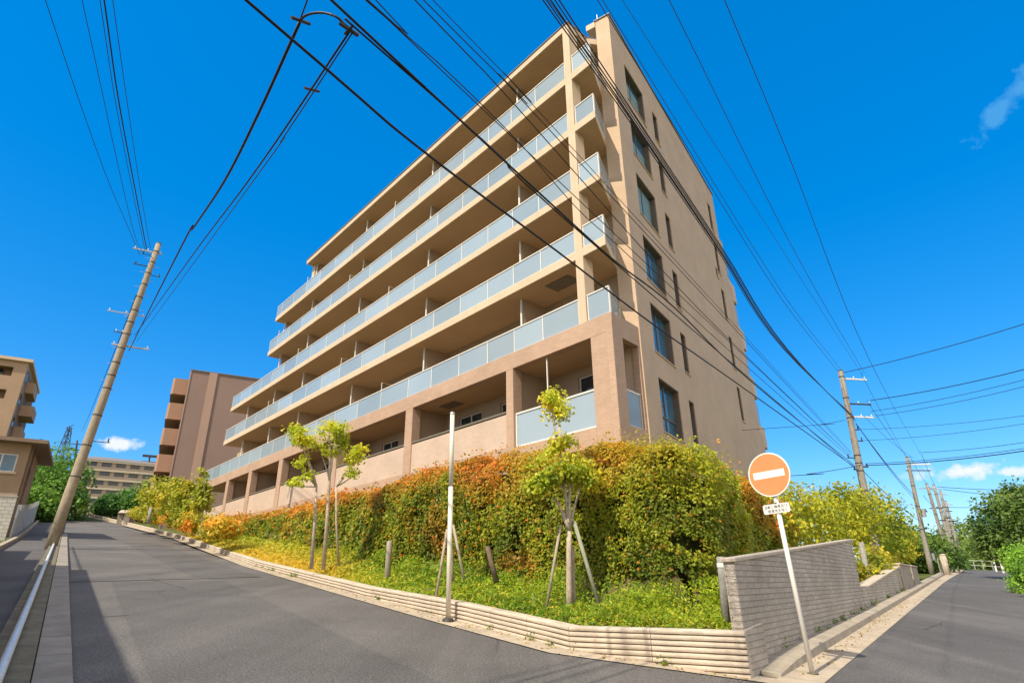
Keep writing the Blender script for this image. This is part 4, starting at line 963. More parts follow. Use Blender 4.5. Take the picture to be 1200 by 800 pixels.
pbA = at(1031, 668, RA); pbA[2] = gz(pbA[0], pbA[1]); ptA = at(985, 435, RA)
pole('utility_pole', 'nearest of the poles along the side street, tallest on the right, with two pale crossarms', pbA, ptA, .21, .13, 'polegrey', arms=((.36, 80, .1, 1.65, 'winframe', .08), (1.78, 80, .1, 1.6, 'dark', .07), (2.5, 80, .15, 1.6, 'winframe', .08)), extras=((3.25, 80, .4, .03, 'insulator_bracket'), (3.85, 80, .5, .03, 'insulator_bracket'), (4.75, -100, .6, .03, 'insulator_bracket'), (5.2, 80, .5, .04, 'cable_hook'), (5.35, -100, .35, .04, 'cable_hook')), bolts=16, bands=(.3, 1.5, 2.6, 4.6, 5.0, 5.4, 6.4, 7.6, 8.8, 9.3))
RB = 58.0
pbB = at(1092, 672, RB); ptB = at(1063, 536, RB)
pole('utility_pole', 'second pole along the side street, with a pale crossarm and a transformer can', pbB, ptB, .20, .13, 'polegrey', arms=((.5, 85, .1, 2.0, 'winframe', .10), (1.0, 85, -.2, 1.9, 'dark', .07)), extras=((4.2, 85, .7, .06, 'insulator_bracket'), (7.3, 85, .6, .07, 'insulator_bracket')), bolts=12, bands=(.7, 2.2, 3.8, 5.5), cyl=((4.6, 80, .42, .17, .6, 'steel', 'transformer'), (7.8, 80, .38, .16, .5, 'steel', 'transformer')))
for (x0, y0, x1, y1, r, lb) in ((1086, 567, 1111, 650, 76, 'third pole along the side street, left of the far cluster'), (1094, 568, 1120, 660, 84, 'far pole in the cluster, between the third pole and the pair at the crest'), (1102, 575, 1121.5, 663, 92, 'left pole of the pair at the road crest'), (1108, 587, 1128.5, 662, 97, 'right pole of the pair at the road crest')):
    b = at(x1, y1, r); b[2] = min(b[2], gz(b[0], b[1])+.3)
    pole('utility_pole', lb, b, at(x0, y0, r), .2, .14, 'polegrey', arms=((.4, 85, -.8, 1.0, 'steel', .09), (2.4, 85, -.3, 1.1, 'dark', .09)), extras=((3.6, 85, .9, .06, 'insulator_bracket'),), bands=(1.0, 3.0, 5.0))
# hidden companions the wires run to, outside the picture
pole('utility_pole', 'concrete utility pole out of view behind the viewer carrying the overhead bundle', gp(-6.0, -13), gp(-6.0, -13, 10.5), .2, .13, 'polegrey', arms=((.5, 80, -.9, .9, 'steel', .08),), bolts=8)

# ------------------------------------------------------------------ overhead cables
def smooth(P, k=6):
    P = [np.array(p) for p in P]; Pp = [2*P[0]-P[1]]+P+[2*P[-1]-P[-2]]; o = []
    for i in range(1, len(Pp)-2):
        for t in np.linspace(0, 1, k, endpoint=False):
            a, b, c, d = Pp[i-1:i+3]; o.append(.5*((2*b)+(-a+c)*t+(2*a-5*b+4*c-d)*t*t+(-a+3*b-3*c+d)*t**3))
    return o+[P[-1]]
def on_run(px, py, A, B):
    "where the sight line to (px,py) crosses the vertical plane through A and B"
    d = ray(px, py); n = np.array([B[1]-A[1], -(B[0]-A[0])]); t = (n @ A[:2])/(n @ d[:2]); return d*t
def cable(label, A, B, mids=(), r=.012, ext=0, group='overhead cables', name='power_cable', mat='cable', sag=0):
    A = np.array(A, float); B = np.array(B, float); L = np.linalg.norm((B-A)[:2]); P = [A]
    last = 0
    for p in mids:
        q = on_run(*p, A, B); k = ((q-A)[:2] @ (B-A)[:2])/L**2
        if last+.045 < k < .97 and abs(q[2]-(A[2]+(B[2]-A[2])*k)) < .12*L+1: P.append(q); last = k
    P.append(B)
    if len(P) == 2 and sag:
        P = [A+(B-A)*k-np.array([0, 0, sag*4*k*(1-k)]) for k in np.linspace(0, 1, 7)]
    if ext:
        d = P[0]-P[1]; d = d/np.linalg.norm(d[:2]); d[2] = np.clip(d[2], -.08, .12); P = [P[0]+d*ext] + P
    o = MB().tube(smooth(P), r, 6).build(name, mat, None, True, loc=B)
    return tag(o, label, 'cable', group)
def azA_(px, py): return at(px, py, RA)
gR = 'cables from behind the viewer to the first right-hand pole'
cable('thick black cable crossing lowest over the building, left one at the top edge', onz(288, 0, 5.4), azA_(1003, 548), ((340, 49), (381, 88), (490, 172.5), (542, 214), (655, 296), (696, 328), (764, 379), (865, 450)), .017, 12, gR)
cable('thick black cable passing the cable junction at the top, above the lowest crossing one', onz(388, 0, 5.6), azA_(1001, 545), ((441, 56), (475, 90), (512.5, 116), (580, 174), (647, 240), (722, 307), (790, 360), (884, 450)), .016, 12, gR)
cable('second strand hanging just under the cable that passes the junction', onz(404, 22, 5.55), azA_(1000, 547), ((441, 68), (475, 92), (513, 119), (581, 178), (648, 244), (723, 310)), .012, 0, gR)
cable('thin twisted line over the balconies, leftmost of the middle set', onz(428, 0, 7.2), azA_(996, 536), ((490, 49), (520, 80), (555, 121), (610, 169), (677, 245), (734, 297), (846, 403)), .009, 12, gR)
cable('thin line just right of the twisted one in the middle set', onz(440, 0, 7.3), azA_(996, 533), ((497, 50), (524, 80), (558, 121), (614, 170)), .009, 12, gR)
cable('thin line in the middle set over the sixth storey, left of the pair', onz(486, 0, 7.4), azA_(997, 534), ((535, 45), (580, 97.5), (632, 154), (677, 206), (711, 241), (771, 311), (865, 408)), .010, 12, gR)
cable('left strand of the close pair crossing the top storey', onz(496, 0, 7.5), azA_(998, 532), ((565, 68), (617, 121), (677, 188)), .009, 12, gR)
cable('right strand of the close pair crossing the top storey', onz(507, 0, 7.6), azA_(998, 530), ((570, 66), (622, 119), (682, 186)), .007, 12, gR)
for i, (x0, dx, zz, rr_, lb) in enumerate(((636, -2, 7.5, .010, 'outer left strand of the thick cable bundle passing the roof corner'), (640, 1, 7.6, .009, 'second strand of the thick bundle at the roof corner'), (645, 3, 7.45, .012, 'thickest middle strand of the bundle at the roof corner'), (650, 6, 7.7, .009, 'fourth strand of the bundle at the roof corner'), (655, 10, 7.6, .010, 'outer right strand of the bundle at the roof corner'), (642, 8, 7.9, .006, 'thin messenger wire wound into the bundle at the roof corner'))):
    cable(lb, onz(x0, 0, zz), azA_(1001+.4*i, 488+1.2*i), ((676+dx, 52), (724+dx, 120), (770+dx*.8, 187), (845+dx*.6, 298), (919+dx*.4, 409)), rr_, 12, 'bundle passing the roof corner')
gT = 'thin high lines at upper right'
cable('thin high line grazing the sloping roof edge', onz(700, 0, 11.0), ptA+np.array([-.1, 0, -.05]), ((884, 301), (932, 372)), .009, 10, gT)
cable('second thin high line close beside the one grazing the roof edge', onz(706, 0, 11.2), ptA+np.array([.1, 0, 0]), ((888, 298), (936, 370)), .008, 10, gT)
cable('thin faint line leaving the top edge just right of the roof corner', onz(729, 0, 10.6), at(1010, 438, RA), (), .006, 10, gT)
cable('thin line in open sky, left of the last one at upper right', onz(784, 0, 10.6), at(1013, 437, RA), ((934, 300),), .008, 10, gT)
cable('rightmost thin line in open sky at upper right, running to the second pole', onz(849, 0, 10.2), at(1079, 532, RB), ((926, 187), (1020, 424)), .008, 10, gT)
# onward spans from the first to the second pole
gO = 'spans between the first and second right-hand poles'
for (a, b_, lb, rr_) in (((1009, 437), (1062, 534), 'thin span from the top crossarm of the first pole to the second', .010), ((1016, 469), (1065, 538), 'span from the middle bracket of the first pole to the second', .012), ((1012, 487), (1072, 537), 'span from the lower pale crossarm to the second pole', .010), ((1003, 496), (1071, 580), 'thick telecom span dropping below the crossarms to the second pole', .022), ((1006, 500), (1073, 586), 'second telecom span just under the thick one', .016), ((1012, 552), (1081, 612), 'lowest span from the cable hook to the second pole', .018)):
    cable(lb, at(*a, RA), at(*b_, RB), (), rr_, 0, gO, sag=.25)
for (a, b_, lb) in (((1066, 534), (1087, 568), 'high span from the second pole to the third'), ((1080, 532), (1096, 570), 'outer high span from the second pole to the far cluster'), ((1082, 580), (1095, 592), 'low span from the second pole to the far cluster'), ((1088, 570), (1103, 577), 'short span between the third pole and the crest pair')):
    cable(lb, at(*a, RB), at(*b_, 80), (), .016, 0, 'spans to the far poles', sag=.2)
# lines running off to the right
gH = 'lines crossing to the right of the side street'
for (a, r0_, b_, lb, rr_) in (((986, 437), RA, (1215, 375), 'topmost dark line running right from the top of the first pole', .018), ((1020, 469), RA, (1215, 429), 'thicker line running right from the middle bracket', .020), ((1020, 482), RA, (1215, 441), 'thin line just under the thicker right-hand one', .012), ((1026, 487), RA, (1215, 449), 'line running right from the lower pale crossarm', .012), ((1005, 503), RA, (1215, 485), 'thin nearly level line below the lower crossarm', .010), ((1011, 516), RA, (1215, 494), 'second thin nearly level line below the lower crossarm', .010), ((1014, 545), RA, (1215, 526), 'thick level line just above the white cloud', .022), ((1014, 543), RA, (1215, 523), 'second strand lying on the thick level line above the cloud', .013), ((1077, 530), RB, (1215, 516), 'level line running right from the crossarm of the second pole', .018), ((1098, 570), 84, (1215, 574), 'far level line to the right from the cluster', .03), ((1105, 573), 92, (1215, 583), 'far drooping line to the right from the crest pair', .03), ((1108, 594), 97, (1215, 592), 'far lowest level line to the right from the crest pair', .03)):
    A = at(*b_, r0_*.92); cable(lb, A, at(*a, r0_), (), rr_, 12, gH, sag=.12)
cable('line running left from the hook of the first pole behind the sign', at(930, 557, 33), at(1012, 544, RA), (), .016, 22, gH, sag=.05)
cable('short stub line left of the bundle end at the first pole', at(955, 498, 35), at(990, 492, RA), (), .013, 14, gH, sag=.02)
# lines of the leaning pole on the left
gL = 'lines from the top of the leaning left pole'
for (p0, mids, p1, lb, rr_) in (((53, 0), ((92, 116), (126, 210), (150, 266)), (164, 299), 'leftmost thin line rising from the leaning pole to the top edge', .013), ((96, 0), ((119, 105), (141, 206), (158, 276)), (168, 297), 'second thin line from the left, rising from the leaning pole', .012), ((117, 0), ((134, 112), (152.5, 210)), (170, 294), 'third line from the left, close beside the thick one', .012), ((122, 0), ((138, 112), (156, 210)), (172, 293), 'thick black line of the set rising from the leaning pole', .024), ((132, 0), ((149, 120), (165, 226)), (176, 290), 'rightmost thin line rising from the leaning pole', .012)):
    cable(lb, onz(*p0, 16.6), at(*p1, RL), mids, rr_, 10, gL)
J = onz(411, 35, 5.75)
cable('thick black cable curving up from the leaning pole to the hanging splice', onz(351, 27, 6.1), at(151, 411, RL), ((329, 82), (302, 135), (280, 180), (262, 214), (226, 268), (212, 290)), .019, 0, gL)
sp_ = [onz(351, 27, 6.1), onz(356, 20, 6.05), onz(366, 16, 6.0), onz(380, 15.5, 5.95), onz(394, 20, 5.85), onz(403, 28, 5.8), J]
tag(MB().tube(smooth(sp_), .014, 8).build('cable_loop', 'cable', None, True, loc=J), 'black slack loop of cable at the hanging splice near the top edge', 'cable loop')
cable('thin messenger wire from the splice to the top edge', onz(361, -2, 6.2), onz(351, 27, 6.12), (), .009, 6, gL)
cable('thin line from the cable junction down to the leaning pole', J, at(158, 393, RL), ((392, 67), (366, 106), (329, 158), (280, 227), (225, 300)), .013, 0, gL)
cable('fainter line close under the one from the cable junction', J+np.array([.03, 0, -.03]), at(160, 400, RL), ((370, 108), (333, 160), (284, 230)), .008, 0, gL)
js = thing('cable_splice', 'grey clamps and splice sleeve where the cables meet near the top edge', 'splice', J, None)
m = MB(); a = onz(405, 30, 5.8)
m.tube([onz(398, 27, 5.8), onz(420, 42, 5.72)], .024, 8).tube([onz(404, 40, 5.75), onz(414, 30, 5.75)], .016, 8); m.build('clamp', 'dark', js)
for p in ((353, 24), (366, 105)):
    q0 = onz(*p, 6.1 if p[0] < 360 else 6.6); MB().tube([q0-np.array([.08, .08, .05]), q0+np.array([.06, .1, .06])], .02, 8).build('sleeve', 'dark', js)
for (a, b_, lb, r2) in (((160, 345), (96, 505), 'faint far line left of the leaning pole running up to the hill', 120), ((153, 372), (104, 500), 'second faint far line left of the leaning pole', 120)):
    cable(lb, at(*b_, r2), at(*a, RL), (), .022, 0, 'faint lines to the hill', sag=.8)
# cable overhead outside the picture on the left; its shadow curves down the street
gp_ = [ongr(x, y) for x, y in ((190, 860), (155, 800), (127, 740), (105, 695), (92, 660))]; H_ = (6.6, 6.6, 6.7, 6.8, 6.9)
pp_ = [g_-np.array(tr)*(h_/-tr[2]) for g_, h_ in zip(gp_, H_)]
pp_ = [np.array([-4.5, -9., 5.6])] + pp_ + [pp_[-1]+(pp_[-1]-pp_[-2])/np.linalg.norm(pp_[-1]-pp_[-2])*13]
tag(MB().tube(smooth(pp_), .03, 6).build('power_cable', 'cable', None, True, loc=pp_[-1]), 'thick cable overhead out of view on the left, throwing a thin shadow down the street', 'cable', 'lines of the leaning pole')
# ------------------------------------------------------------------ buildings up the climbing street
def slabwin(root, fr, u0, u1, z0, z1, d, n, fm='bronze', gm='windark'):
    return window(root, fr, u0, u1, z0, z1, d, fm, gm, tuple((k+1)/n for k in range(n-1)), .07)
# dark mauve slab block
r = 70; c = at(225, 434, r); zt = c[2]; zb = gz(c[0], c[1])-1
f = frame(c[:2], yawv(60.6), yawv(-29.3)); mv = thing('mauve_building', 'dark mauve-brown slab apartment building with a pale vertical strip and rounded balconies', 'building', (c[0], c[1], zb+1))
u1 = 2.05
MB().box(f, 0, u1-.3, 0, 24, zb, zt).box(f, u1+.5, 26, .0, 24, zb, zt).build('wall', 'mauve', mv)
MB().box(f, u1-.3, u1+.5, -.12, 24, zb, zt+.02).build('strip', 'mauvelight', mv)
MB().box(f, -.12, .0, -.06, 1.0, zb, zt+.02).build('corner_trim', 'mauvelight', mv)
MB().box(f, -.1, 26.1, -.1, 24.1, zt, zt+.12).build('coping', 'coping', mv)
for k in range(5):
    z = zt-2.75*(k+1)+.3
    bl = MB(); pr = [(-.0, 1.2)]+[(-1.4, 1.2)]+[(-1.6, 1.5), (-1.6, 8.0), (0, 8.4)]
    bl.prism([f(*p, 0)[:2] for p in pr], z, z+1.75); q_ = bl.build('balcony', 'orangeb', mv)
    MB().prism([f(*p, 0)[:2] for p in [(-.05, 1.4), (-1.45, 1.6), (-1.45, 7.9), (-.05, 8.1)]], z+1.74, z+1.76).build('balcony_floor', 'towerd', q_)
for k in range(6): slabwin(mv, f, 26.02, 26.1, zb+1.5+2.75*k, zb+3, .5, 2) if False else None
for k in range(5):
    z = zt-2.75*(k+1)+.5
    fr2 = frame(f(0, 0, 0)[:2], yawv(-29.3), yawv(60.6)); window(mv, fr2, 2.2, 7.4, z, z+2.0, -.04, 'bronze', 'windark', (.5,), .07)
# tall tan apartment tower at the left edge
r = 88; c = at(34, 425, r); zt = c[2]; zb = gz(c[0], c[1])-1
f = frame(c[:2], yawv(-122), yawv(-34)); tw = thing('apartment_tower', 'tall tan apartment block with dark open galleries at the left edge', 'building', (c[0], c[1], zb+1))
m = MB(); hl = []
n = int((zt-zb)/2.75)
for k in range(n):
    z = zt-2.75*(k+1)+.75; hl.append((1.25, 13.4, z+.15, z+1.25)); hl.append((14.6, 26, z+.15, z+1.25))
holes_wall(m, f, 0, 27, zb, zt, hl, 0, .4); m.box(f, 0, 27, 1.6, 14, zb, zt-.3); m.box(f, 0, .4, .4, 14, zb, zt)
m.build('wall', 'tower', tw)
for h in hl[::2]: window(tw, f, 2.2, 12.8, h[2]-.6, h[3]+.05, 1.5, 'bronze', 'windark', (.25, .5, .75), .08)
MB().box(f, -.4, 27.4, -.4, 14.4, zt, zt+.35).build('roof', 'fascia', tw)
fs = frame(c[:2], yawv(-34), yawv(-122))
for k in range(n-1):
    z = zt-2.75*(k+1)-.3
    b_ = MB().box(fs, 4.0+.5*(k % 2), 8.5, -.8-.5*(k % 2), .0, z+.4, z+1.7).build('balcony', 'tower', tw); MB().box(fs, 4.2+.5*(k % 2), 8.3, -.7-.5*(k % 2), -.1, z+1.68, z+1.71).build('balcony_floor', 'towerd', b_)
    window(tw, fs, 1.0, 2.4, z+1.0, z+2.3, -.06, 'bronze', 'windark', (), .07)
# two-storey house with a low hip roof
r = 48; c = at(37.5, 521, r); ze = c[2]; zb = gz(c[0], c[1])-.5
f = frame(c[:2], yawv(-124), yawv(-34)); ho = thing('house', 'tan two-storey house with a low hipped roof and wide eaves below the tower', 'house', (c[0], c[1], zb+.5))
m = MB(); hl = [(.5, 2.0, ze-1.75, ze-.65), (1.75, 3.7, ze-4.2, ze-3.35), (7, 9, ze-1.9, ze-.65)]
holes_wall(m, f, 0, 11, zb, ze, hl, 0, .2); m.box(f, 0, .2, .2, 7.2, zb, ze); m.box(f, 0, 11, 7.0, 7.2, zb, ze)
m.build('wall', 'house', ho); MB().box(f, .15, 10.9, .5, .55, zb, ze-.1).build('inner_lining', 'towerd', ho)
for h in hl: window(ho, f, *h, .06, 'winframe', 'winblue', (.5,), .07)
for h in hl[:2]: MB().box(f, h[0]-.15, h[1]+.15, -.10, .06, h[2]-.12, h[2]-.003).build('window_sill', 'fascia', ho)
MB().box(f, .0, 11, -.03, -.002, ze-3.2, ze-3.0).build('band', 'fascia', ho)
fs = frame(c[:2], yawv(-34), yawv(-124))
for (a, b_, z0, z1) in ((.6, 1.5, ze-4.7, ze-3.6), (3.2, 4.4, ze-4.9, ze-3.2), (2.4, 3.4, ze-2.2, ze-1)): window(ho, fs, a, b_, z0, z1, -.05, 'bronze', 'windark', (), .06)
MB().tube([fs(2.2, -.08, zb), fs(2.2, -.08, ze)], .05, 8).tube([fs(.25, -.08, zb), fs(.25, -.08, ze)], .05, 8).build('downpipe', 'roof', ho)
m = MB(); e = .85
m.add([f(*p) for p in ((-e, -e, ze), (11+e, -e, ze), (11+e, 7.2+e, ze), (-e, 7.2+e, ze), (-e, -e, ze+.22), (11+e, -e, ze+.22), (11+e, 7.2+e, ze+.22), (-e, 7.2+e, ze+.22), (3.2, 3.6, ze+1.0), (7.8, 3.6, ze+1.0))], [(0, 3, 2, 1), (0, 1, 5, 4), (1, 2, 6, 5), (2, 3, 7, 6), (3, 0, 4, 7), (4, 5, 9, 8), (5, 6, 9), (6, 7, 8, 9), (7, 4, 8)])
m.build('roof', 'roof', ho)
# white block wall and pale fence below the house
c = at(20.3, 582, 44.5); zt = c[2]; f = frame(c[:2], yawv(-124), yawv(-34))
bw = thing('block_wall', 'white concrete block wall in front of the tan house', 'wall', (c[0], c[1], gz(c[0], c[1])))
MB().box(f, 0, 9, 0, .2, gz(c[0], c[1])-1, zt).build('face', 'whiteblock', bw); MB().box(f, -.03, 9, -.03, .23, zt, zt+.06).build('cap', 'splitcap', bw)
fe = thing('panel_fence', 'pale blue-white panel fence along the footpath below the house', 'fence', sl(-2.3, 46))
l = 45.0; i = 0
while l < 84:
    p = sl(-2.3, l); fq = frame(p, Q, U)
    MB().box(fq, -.03, .03, .06, 1.94, .15, 1.75).build('fence_panel', 'net', fe); MB().box(fq, -.05, .05, -.05, .05, -.2, 1.9).build('fence_post', 'steel', fe); l += 2.0
# boundary wall and flat-roofed garage out of view on the left that shade the footpath and kerb
rw = thing('unseen_boundary_wall', 'plain brown retaining wall out of view on the left, shading the footpath', 'wall', sl(-2.2, 26))
V = []; m = MB()
for a, b_ in ((21.3, 26.5), (26.5, 32.5)):
    P = [sl(-2.3, a), sl(-2.3, b_), sl(-2.55, b_), sl(-2.55, a)]; m.prism([p[:2] for p in P], [p[2]-.4 for p in P], [p[2]+2.2-(.5 if a > 24 else 0) for p in P])
m.build('face', 'house', rw)
ga = thing('garage', 'flat-roofed rendered garage out of view left of the viewer, shading the footpath', 'garage', sl(-2.6, 8))
m = MB(); P = [sl(-2.55, -10), sl(-2.55, 21), sl(-8, 21), sl(-8, -10)]; m.prism([p[:2] for p in P], [p[2]-.5 for p in P], [gz(*P[0][:2])+3.45, gz(*P[1][:2])+3.45]+[gz(*P[1][:2])+3.45, gz(*P[0][:2])+3.45]); m.build('wall', 'house', ga)
P = [sl(-2.3, -10.3), sl(-2.3, 21.3), sl(-8.3, 21.3), sl(-8.3, -10.3)]; zq = [gz(*P[0][:2])+3.45, gz(*P[1][:2])+3.45]; zq = zq+zq[::-1]
MB().prism([p[:2] for p in P], zq, [z+.2 for z in zq]).build('roof', 'grey_roof', ga)
for l in (1, 8, 15):
    p = sl(-2.55, l); fq = frame(p, U, -Q); window(ga, fq, 0, 2.4, .3, 2.4, -.06, 'steel', 'hatch', (-.33, -.66), .06)
# terraced beige apartment block on the hill
r = 215; c = at(88, 592, r); f = frame(c[:2], yawv(54), yawv(-36)); zb = c[2]-3
fa = thing('terraced_block', 'beige terraced apartment block with rows of dark windows at the top of the climbing street', 'building', (c[0], c[1], c[2]))
H = (tanel(100, 536)*r-c[2])/5
for k in range(5):
    z = c[2]+H*k; u0, u1 = (-2, 21.5) if k < 3 else (-1, 26)
    hl = []; u = u0+1.2
    while u < u1-3: hl.append((u, u+2.6, z+.9, z+2.45)); u += 3.7
    m = MB(); holes_wall(m, f, u0, u1, z if k else zb, z+H-.02, hl, k*.5, k*.5+.3); m.box(f, u0, u1, 1.6+k*.5, 12, z if k else zb, z+H-.02); m.build('storey_wall', 'far', fa)
    for h in hl: window(fa, f, *h, k*.5+.12, 'bronze', 'windark', (.5,), .1)
    MB().box(f, u0-.2, u1+.2, k*.5-.5, k*.5+.02, z+H-.55, z+H-.02).build('parapet', 'farw', fa)
zt = c[2]+5*H; m = MB(); m.add([f(*p) for p in ((-3, 1.4, zt), (27, 1.4, zt), (27, 13, zt), (-3, 13, zt), (2, 7, zt+1.8), (12, 7, zt+1.8))], [(0, 3, 2, 1), (0, 1, 5, 4), (1, 2, 5), (2, 3, 4, 5), (3, 0, 4)]); m.build('roof', 'grey_roof', fa)
for k in range(5):
    z = c[2]-2+H*k*.95; b_ = MB().box(f, 15.5+k*2.2, 19.5+k*2.2, -2.6+k*.5, -.6+k*.5, z-2, z+1.6).build('stair_block', 'farw', fa)
# pale buildings further right on the hill
for i, (px, py, wd, hgt, mt, lb) in enumerate(((166, 541, 9, 9, 'farw', 'white small building on the hill right of the terraced block'), (181, 543, 11, 8, 'net', 'pale blue-grey building with window grid on the hill beside the mauve building'))):
    r = 238; c = at(px, py, r); f = frame(c[:2], yawv(58), yawv(-32)); g = thing('hill_building', lb, 'building', (c[0], c[1], c[2]-hgt), 'small buildings on the hill'); m = MB(); hl = []
    for a in range(3):
        for k in range(2): hl.append((.9+a*(wd-1.2)/3, .9+a*(wd-1.2)/3+(wd-3)/3.6, c[2]-3.0-3*k, c[2]-1.2-3*k))
    holes_wall(m, f, 0, wd, c[2]-hgt-6, c[2], hl, 0, .3); m.box(f, 0, wd, .8, 9, c[2]-hgt-6, c[2]-.05); m.build('wall', mt, g); MB().box(f, -.3, wd+.3, -.3, 9.3, c[2], c[2]+.4).build('roof', 'grey_roof', g)
    for h in hl: window(g, f, *h, .1, 'winframe', 'farglass', (), .08)
# mast, pylon, pole on the hill
def lattice(name, label, base, h, w0, w1, cat, arms=()):
    t = thing(name, label, cat, base); m = MB(); base = np.array(base); L = 6
    cor = lambda k, i: base+np.array([(-1, 1, 1, -1)[i]*(w0+(w1-w0)*k/L)/2, (-1, -1, 1, 1)[i]*(w0+(w1-w0)*k/L)/2, h*k/L])
    for i in range(4):
        m.tube([cor(0, i), cor(L, i)], .09, 5)
        for k in range(L): m.tube([cor(k, i), cor(k+1, (i+1) % 4)], .05, 4); m.tube([cor(k, (i+1) % 4), cor(k+1, i)], .05, 4); m.tube([cor(k+1, i), cor(k+1, (i+1) % 4)], .05, 4)
    m.build('frame', 'dark', t); 
    for (z, l) in arms: MB().tube([base+np.array([-l, l*.7, z]), base+np.array([l, -l*.7, z])], .09, 5).build('crossarm', 'dark', t)
b = at(71, 540, 200); lattice('pylon', 'dark lattice pylon on the hill left of the leaning pole', b-np.array([0, 0, 3]), tanel(77, 500)*200-b[2]+3, 2.6, .7, 'pylon', ((10, 2.2), (12.5, 1.9), (8, 2.2)))
b = at(175, 556, 225); t = thing('lamp_mast', 'short dark mast with a flat head rising above the hill trees', 'mast', b); MB().tube([b-np.array([0, 0, 4]), at(175.5, 534, 225)], .25, 8).build('shaft', 'dark', t); MB().box(frame(at(175.5, 534, 225), yawv(58), yawv(-32)), -2, 2, -.3, .3, -.4, .3).build('head', 'dark', t)
b = at(92, 540, 130); pole('utility_pole', 'small far utility pole on the hill just left of the leaning pole', b-np.array([0, 0, 4]), at(90.5, 516, 130), .18, .14, 'dark', arms=((.6, 60, -1.2, 1.2, 'dark', .12), (1.6, 60, -1.2, 1.2, 'dark', .12)))
# trees left of the climbing street
for i, (px, py, r, s, lb) in enumerate(((62, 548, 84, 3.4, 'tall bright green tree behind the leaning pole'), (50, 562, 80, 3.0, 'bright green tree beside the tan house wall'), (66, 578, 78, 2.6, 'lower dark green tree above the pale fence'), (44, 585, 74, 1.8, 'dark shrub at the foot of the tan house'))):
    c0 = at(px, py, r); g = np.array([c0[0], c0[1], gz(c0[0], c0[1])]); tree(lb, g, [(c0, (s, s, s*.8)), (c0+np.array([s*.6, 0, -1.2]), (s*.8, s*.8, s*.7)), (c0+np.array([-s*.6, .4, -1.0]), (s*.7, s*.7, s*.6))], 4500, .36, ((.03, .085, .012), (.12, .21, .025)), .22, 'barkdark', 'green trees left of the climbing street', 'tree', 90+i, -.45, 1.1)

# ------------------------------------------------------------------ right side: trees behind the wall and beyond
YG = ((.11, .14, .010), (.30, .30, .016), (.44, .37, .02))
for i, (blobs, n_, sz, lb, cols) in enumerate((
    ([((922, 606), 20.5, 1.2), ((902, 612), 18.5, 1.1), ((945, 610), 22.5, 1.2), ((928, 592), 21, .8), ((890, 600), 17, .9), ((955, 622), 23, 1.1)], 8500, .12, 'yellow-green shrub mass right behind the no-entry sign', YG),
    ([((988, 602), 31, 1.7), ((972, 618), 29, 1.5), ((1006, 606), 33, 1.6), ((992, 587), 32, .95), ((976, 594), 30, 1.0)], 7500, .16, 'rounded yellow-green tree above the tall stone wall', YG),
    ([((1024, 606), 42, 2.0), ((1014, 590), 43, 1.3), ((1036, 622), 43, 1.7), ((1016, 628), 41, 1.9)], 7000, .2, 'green-gold tree at the end of the tall stone wall', ((.07, .12, .012), (.22, .26, .018), (.40, .34, .02))),
    ([((1050, 636), 58, 1.7), ((1042, 648), 54, 1.6), ((1052, 624), 60, 1.2)], 4500, .26, 'golden shrub behind the low stone wall by the first pole', ((.09, .13, .012), (.32, .28, .018), (.48, .32, .02))),
    ([((1020, 660), 27, .75), ((1034, 662), 36, .8), ((1014, 672), 24, .5), ((1042, 658), 42, .8)], 3600, .14, 'low yellow-leaved plants along the top of the low stone wall', ((.10, .14, .012), (.36, .32, .02), (.50, .38, .03))))):
    bb = [(at(*p, r), (s, s, s*.9)) for p, r, s in blobs]; g = np.array([bb[0][0][0], bb[0][0][1], gz(bb[0][0][0], bb[0][0][1])+.3])
    tree(lb, g, bb, n_, sz, cols, .07, 'barkdark', 'yellow-green trees behind the stone wall', 'tree' if i in (1, 2) else 'shrub', 110+i, -.5, 2.6, 'tree' if i in (1, 2) else 'shrub', .4)
for i, (px, py, r, s, lb) in enumerate(((1072, 640, 66, 2.6, 'dark green tree behind the second pole'), (1058, 650, 60, 2.0, 'dark bush between the gold shrub and the second pole'), (1085, 650, 80, 2.6, 'dark green bush left of the crest poles'), (1100, 655, 100, 3.0, 'dark bush at the crest behind the third pole'), (1128, 632, 135, 5.0, 'mid-green tree straight beyond the road crest'), (1146, 640, 128, 4.6, 'broad green tree beyond the crest, left of the big tree'), (1112, 645, 150, 4.5, 'far green tree seen between the crest poles'), (1160, 650, 110, 3.6, 'lower green tree at the crest left of the right-hand fence'))):
    c0 = at(px, py, r); gg = gz(c0[0], c0[1]); g = np.array([c0[0], c0[1], min(gg, c0[2]-s)])
    tree(lb, g, [(c0, (s, s, s*.75)), (c0+np.array([s*.7, -.3, -s*.3]), (s*.75, s*.75, s*.6)), (c0+np.array([-s*.7, .3, -s*.35]), (s*.7, s*.7, s*.6))], 4200, .12+.0032*r, ((.03, .065, .014), (.11, .17, .022)) if i in (0, 1, 2, 3) else ((.05, .085, .014), (.15, .19, .03)), .22, 'barkdark', 'green trees around the road crest', 'tree', 130+i, -.5, 1.0)
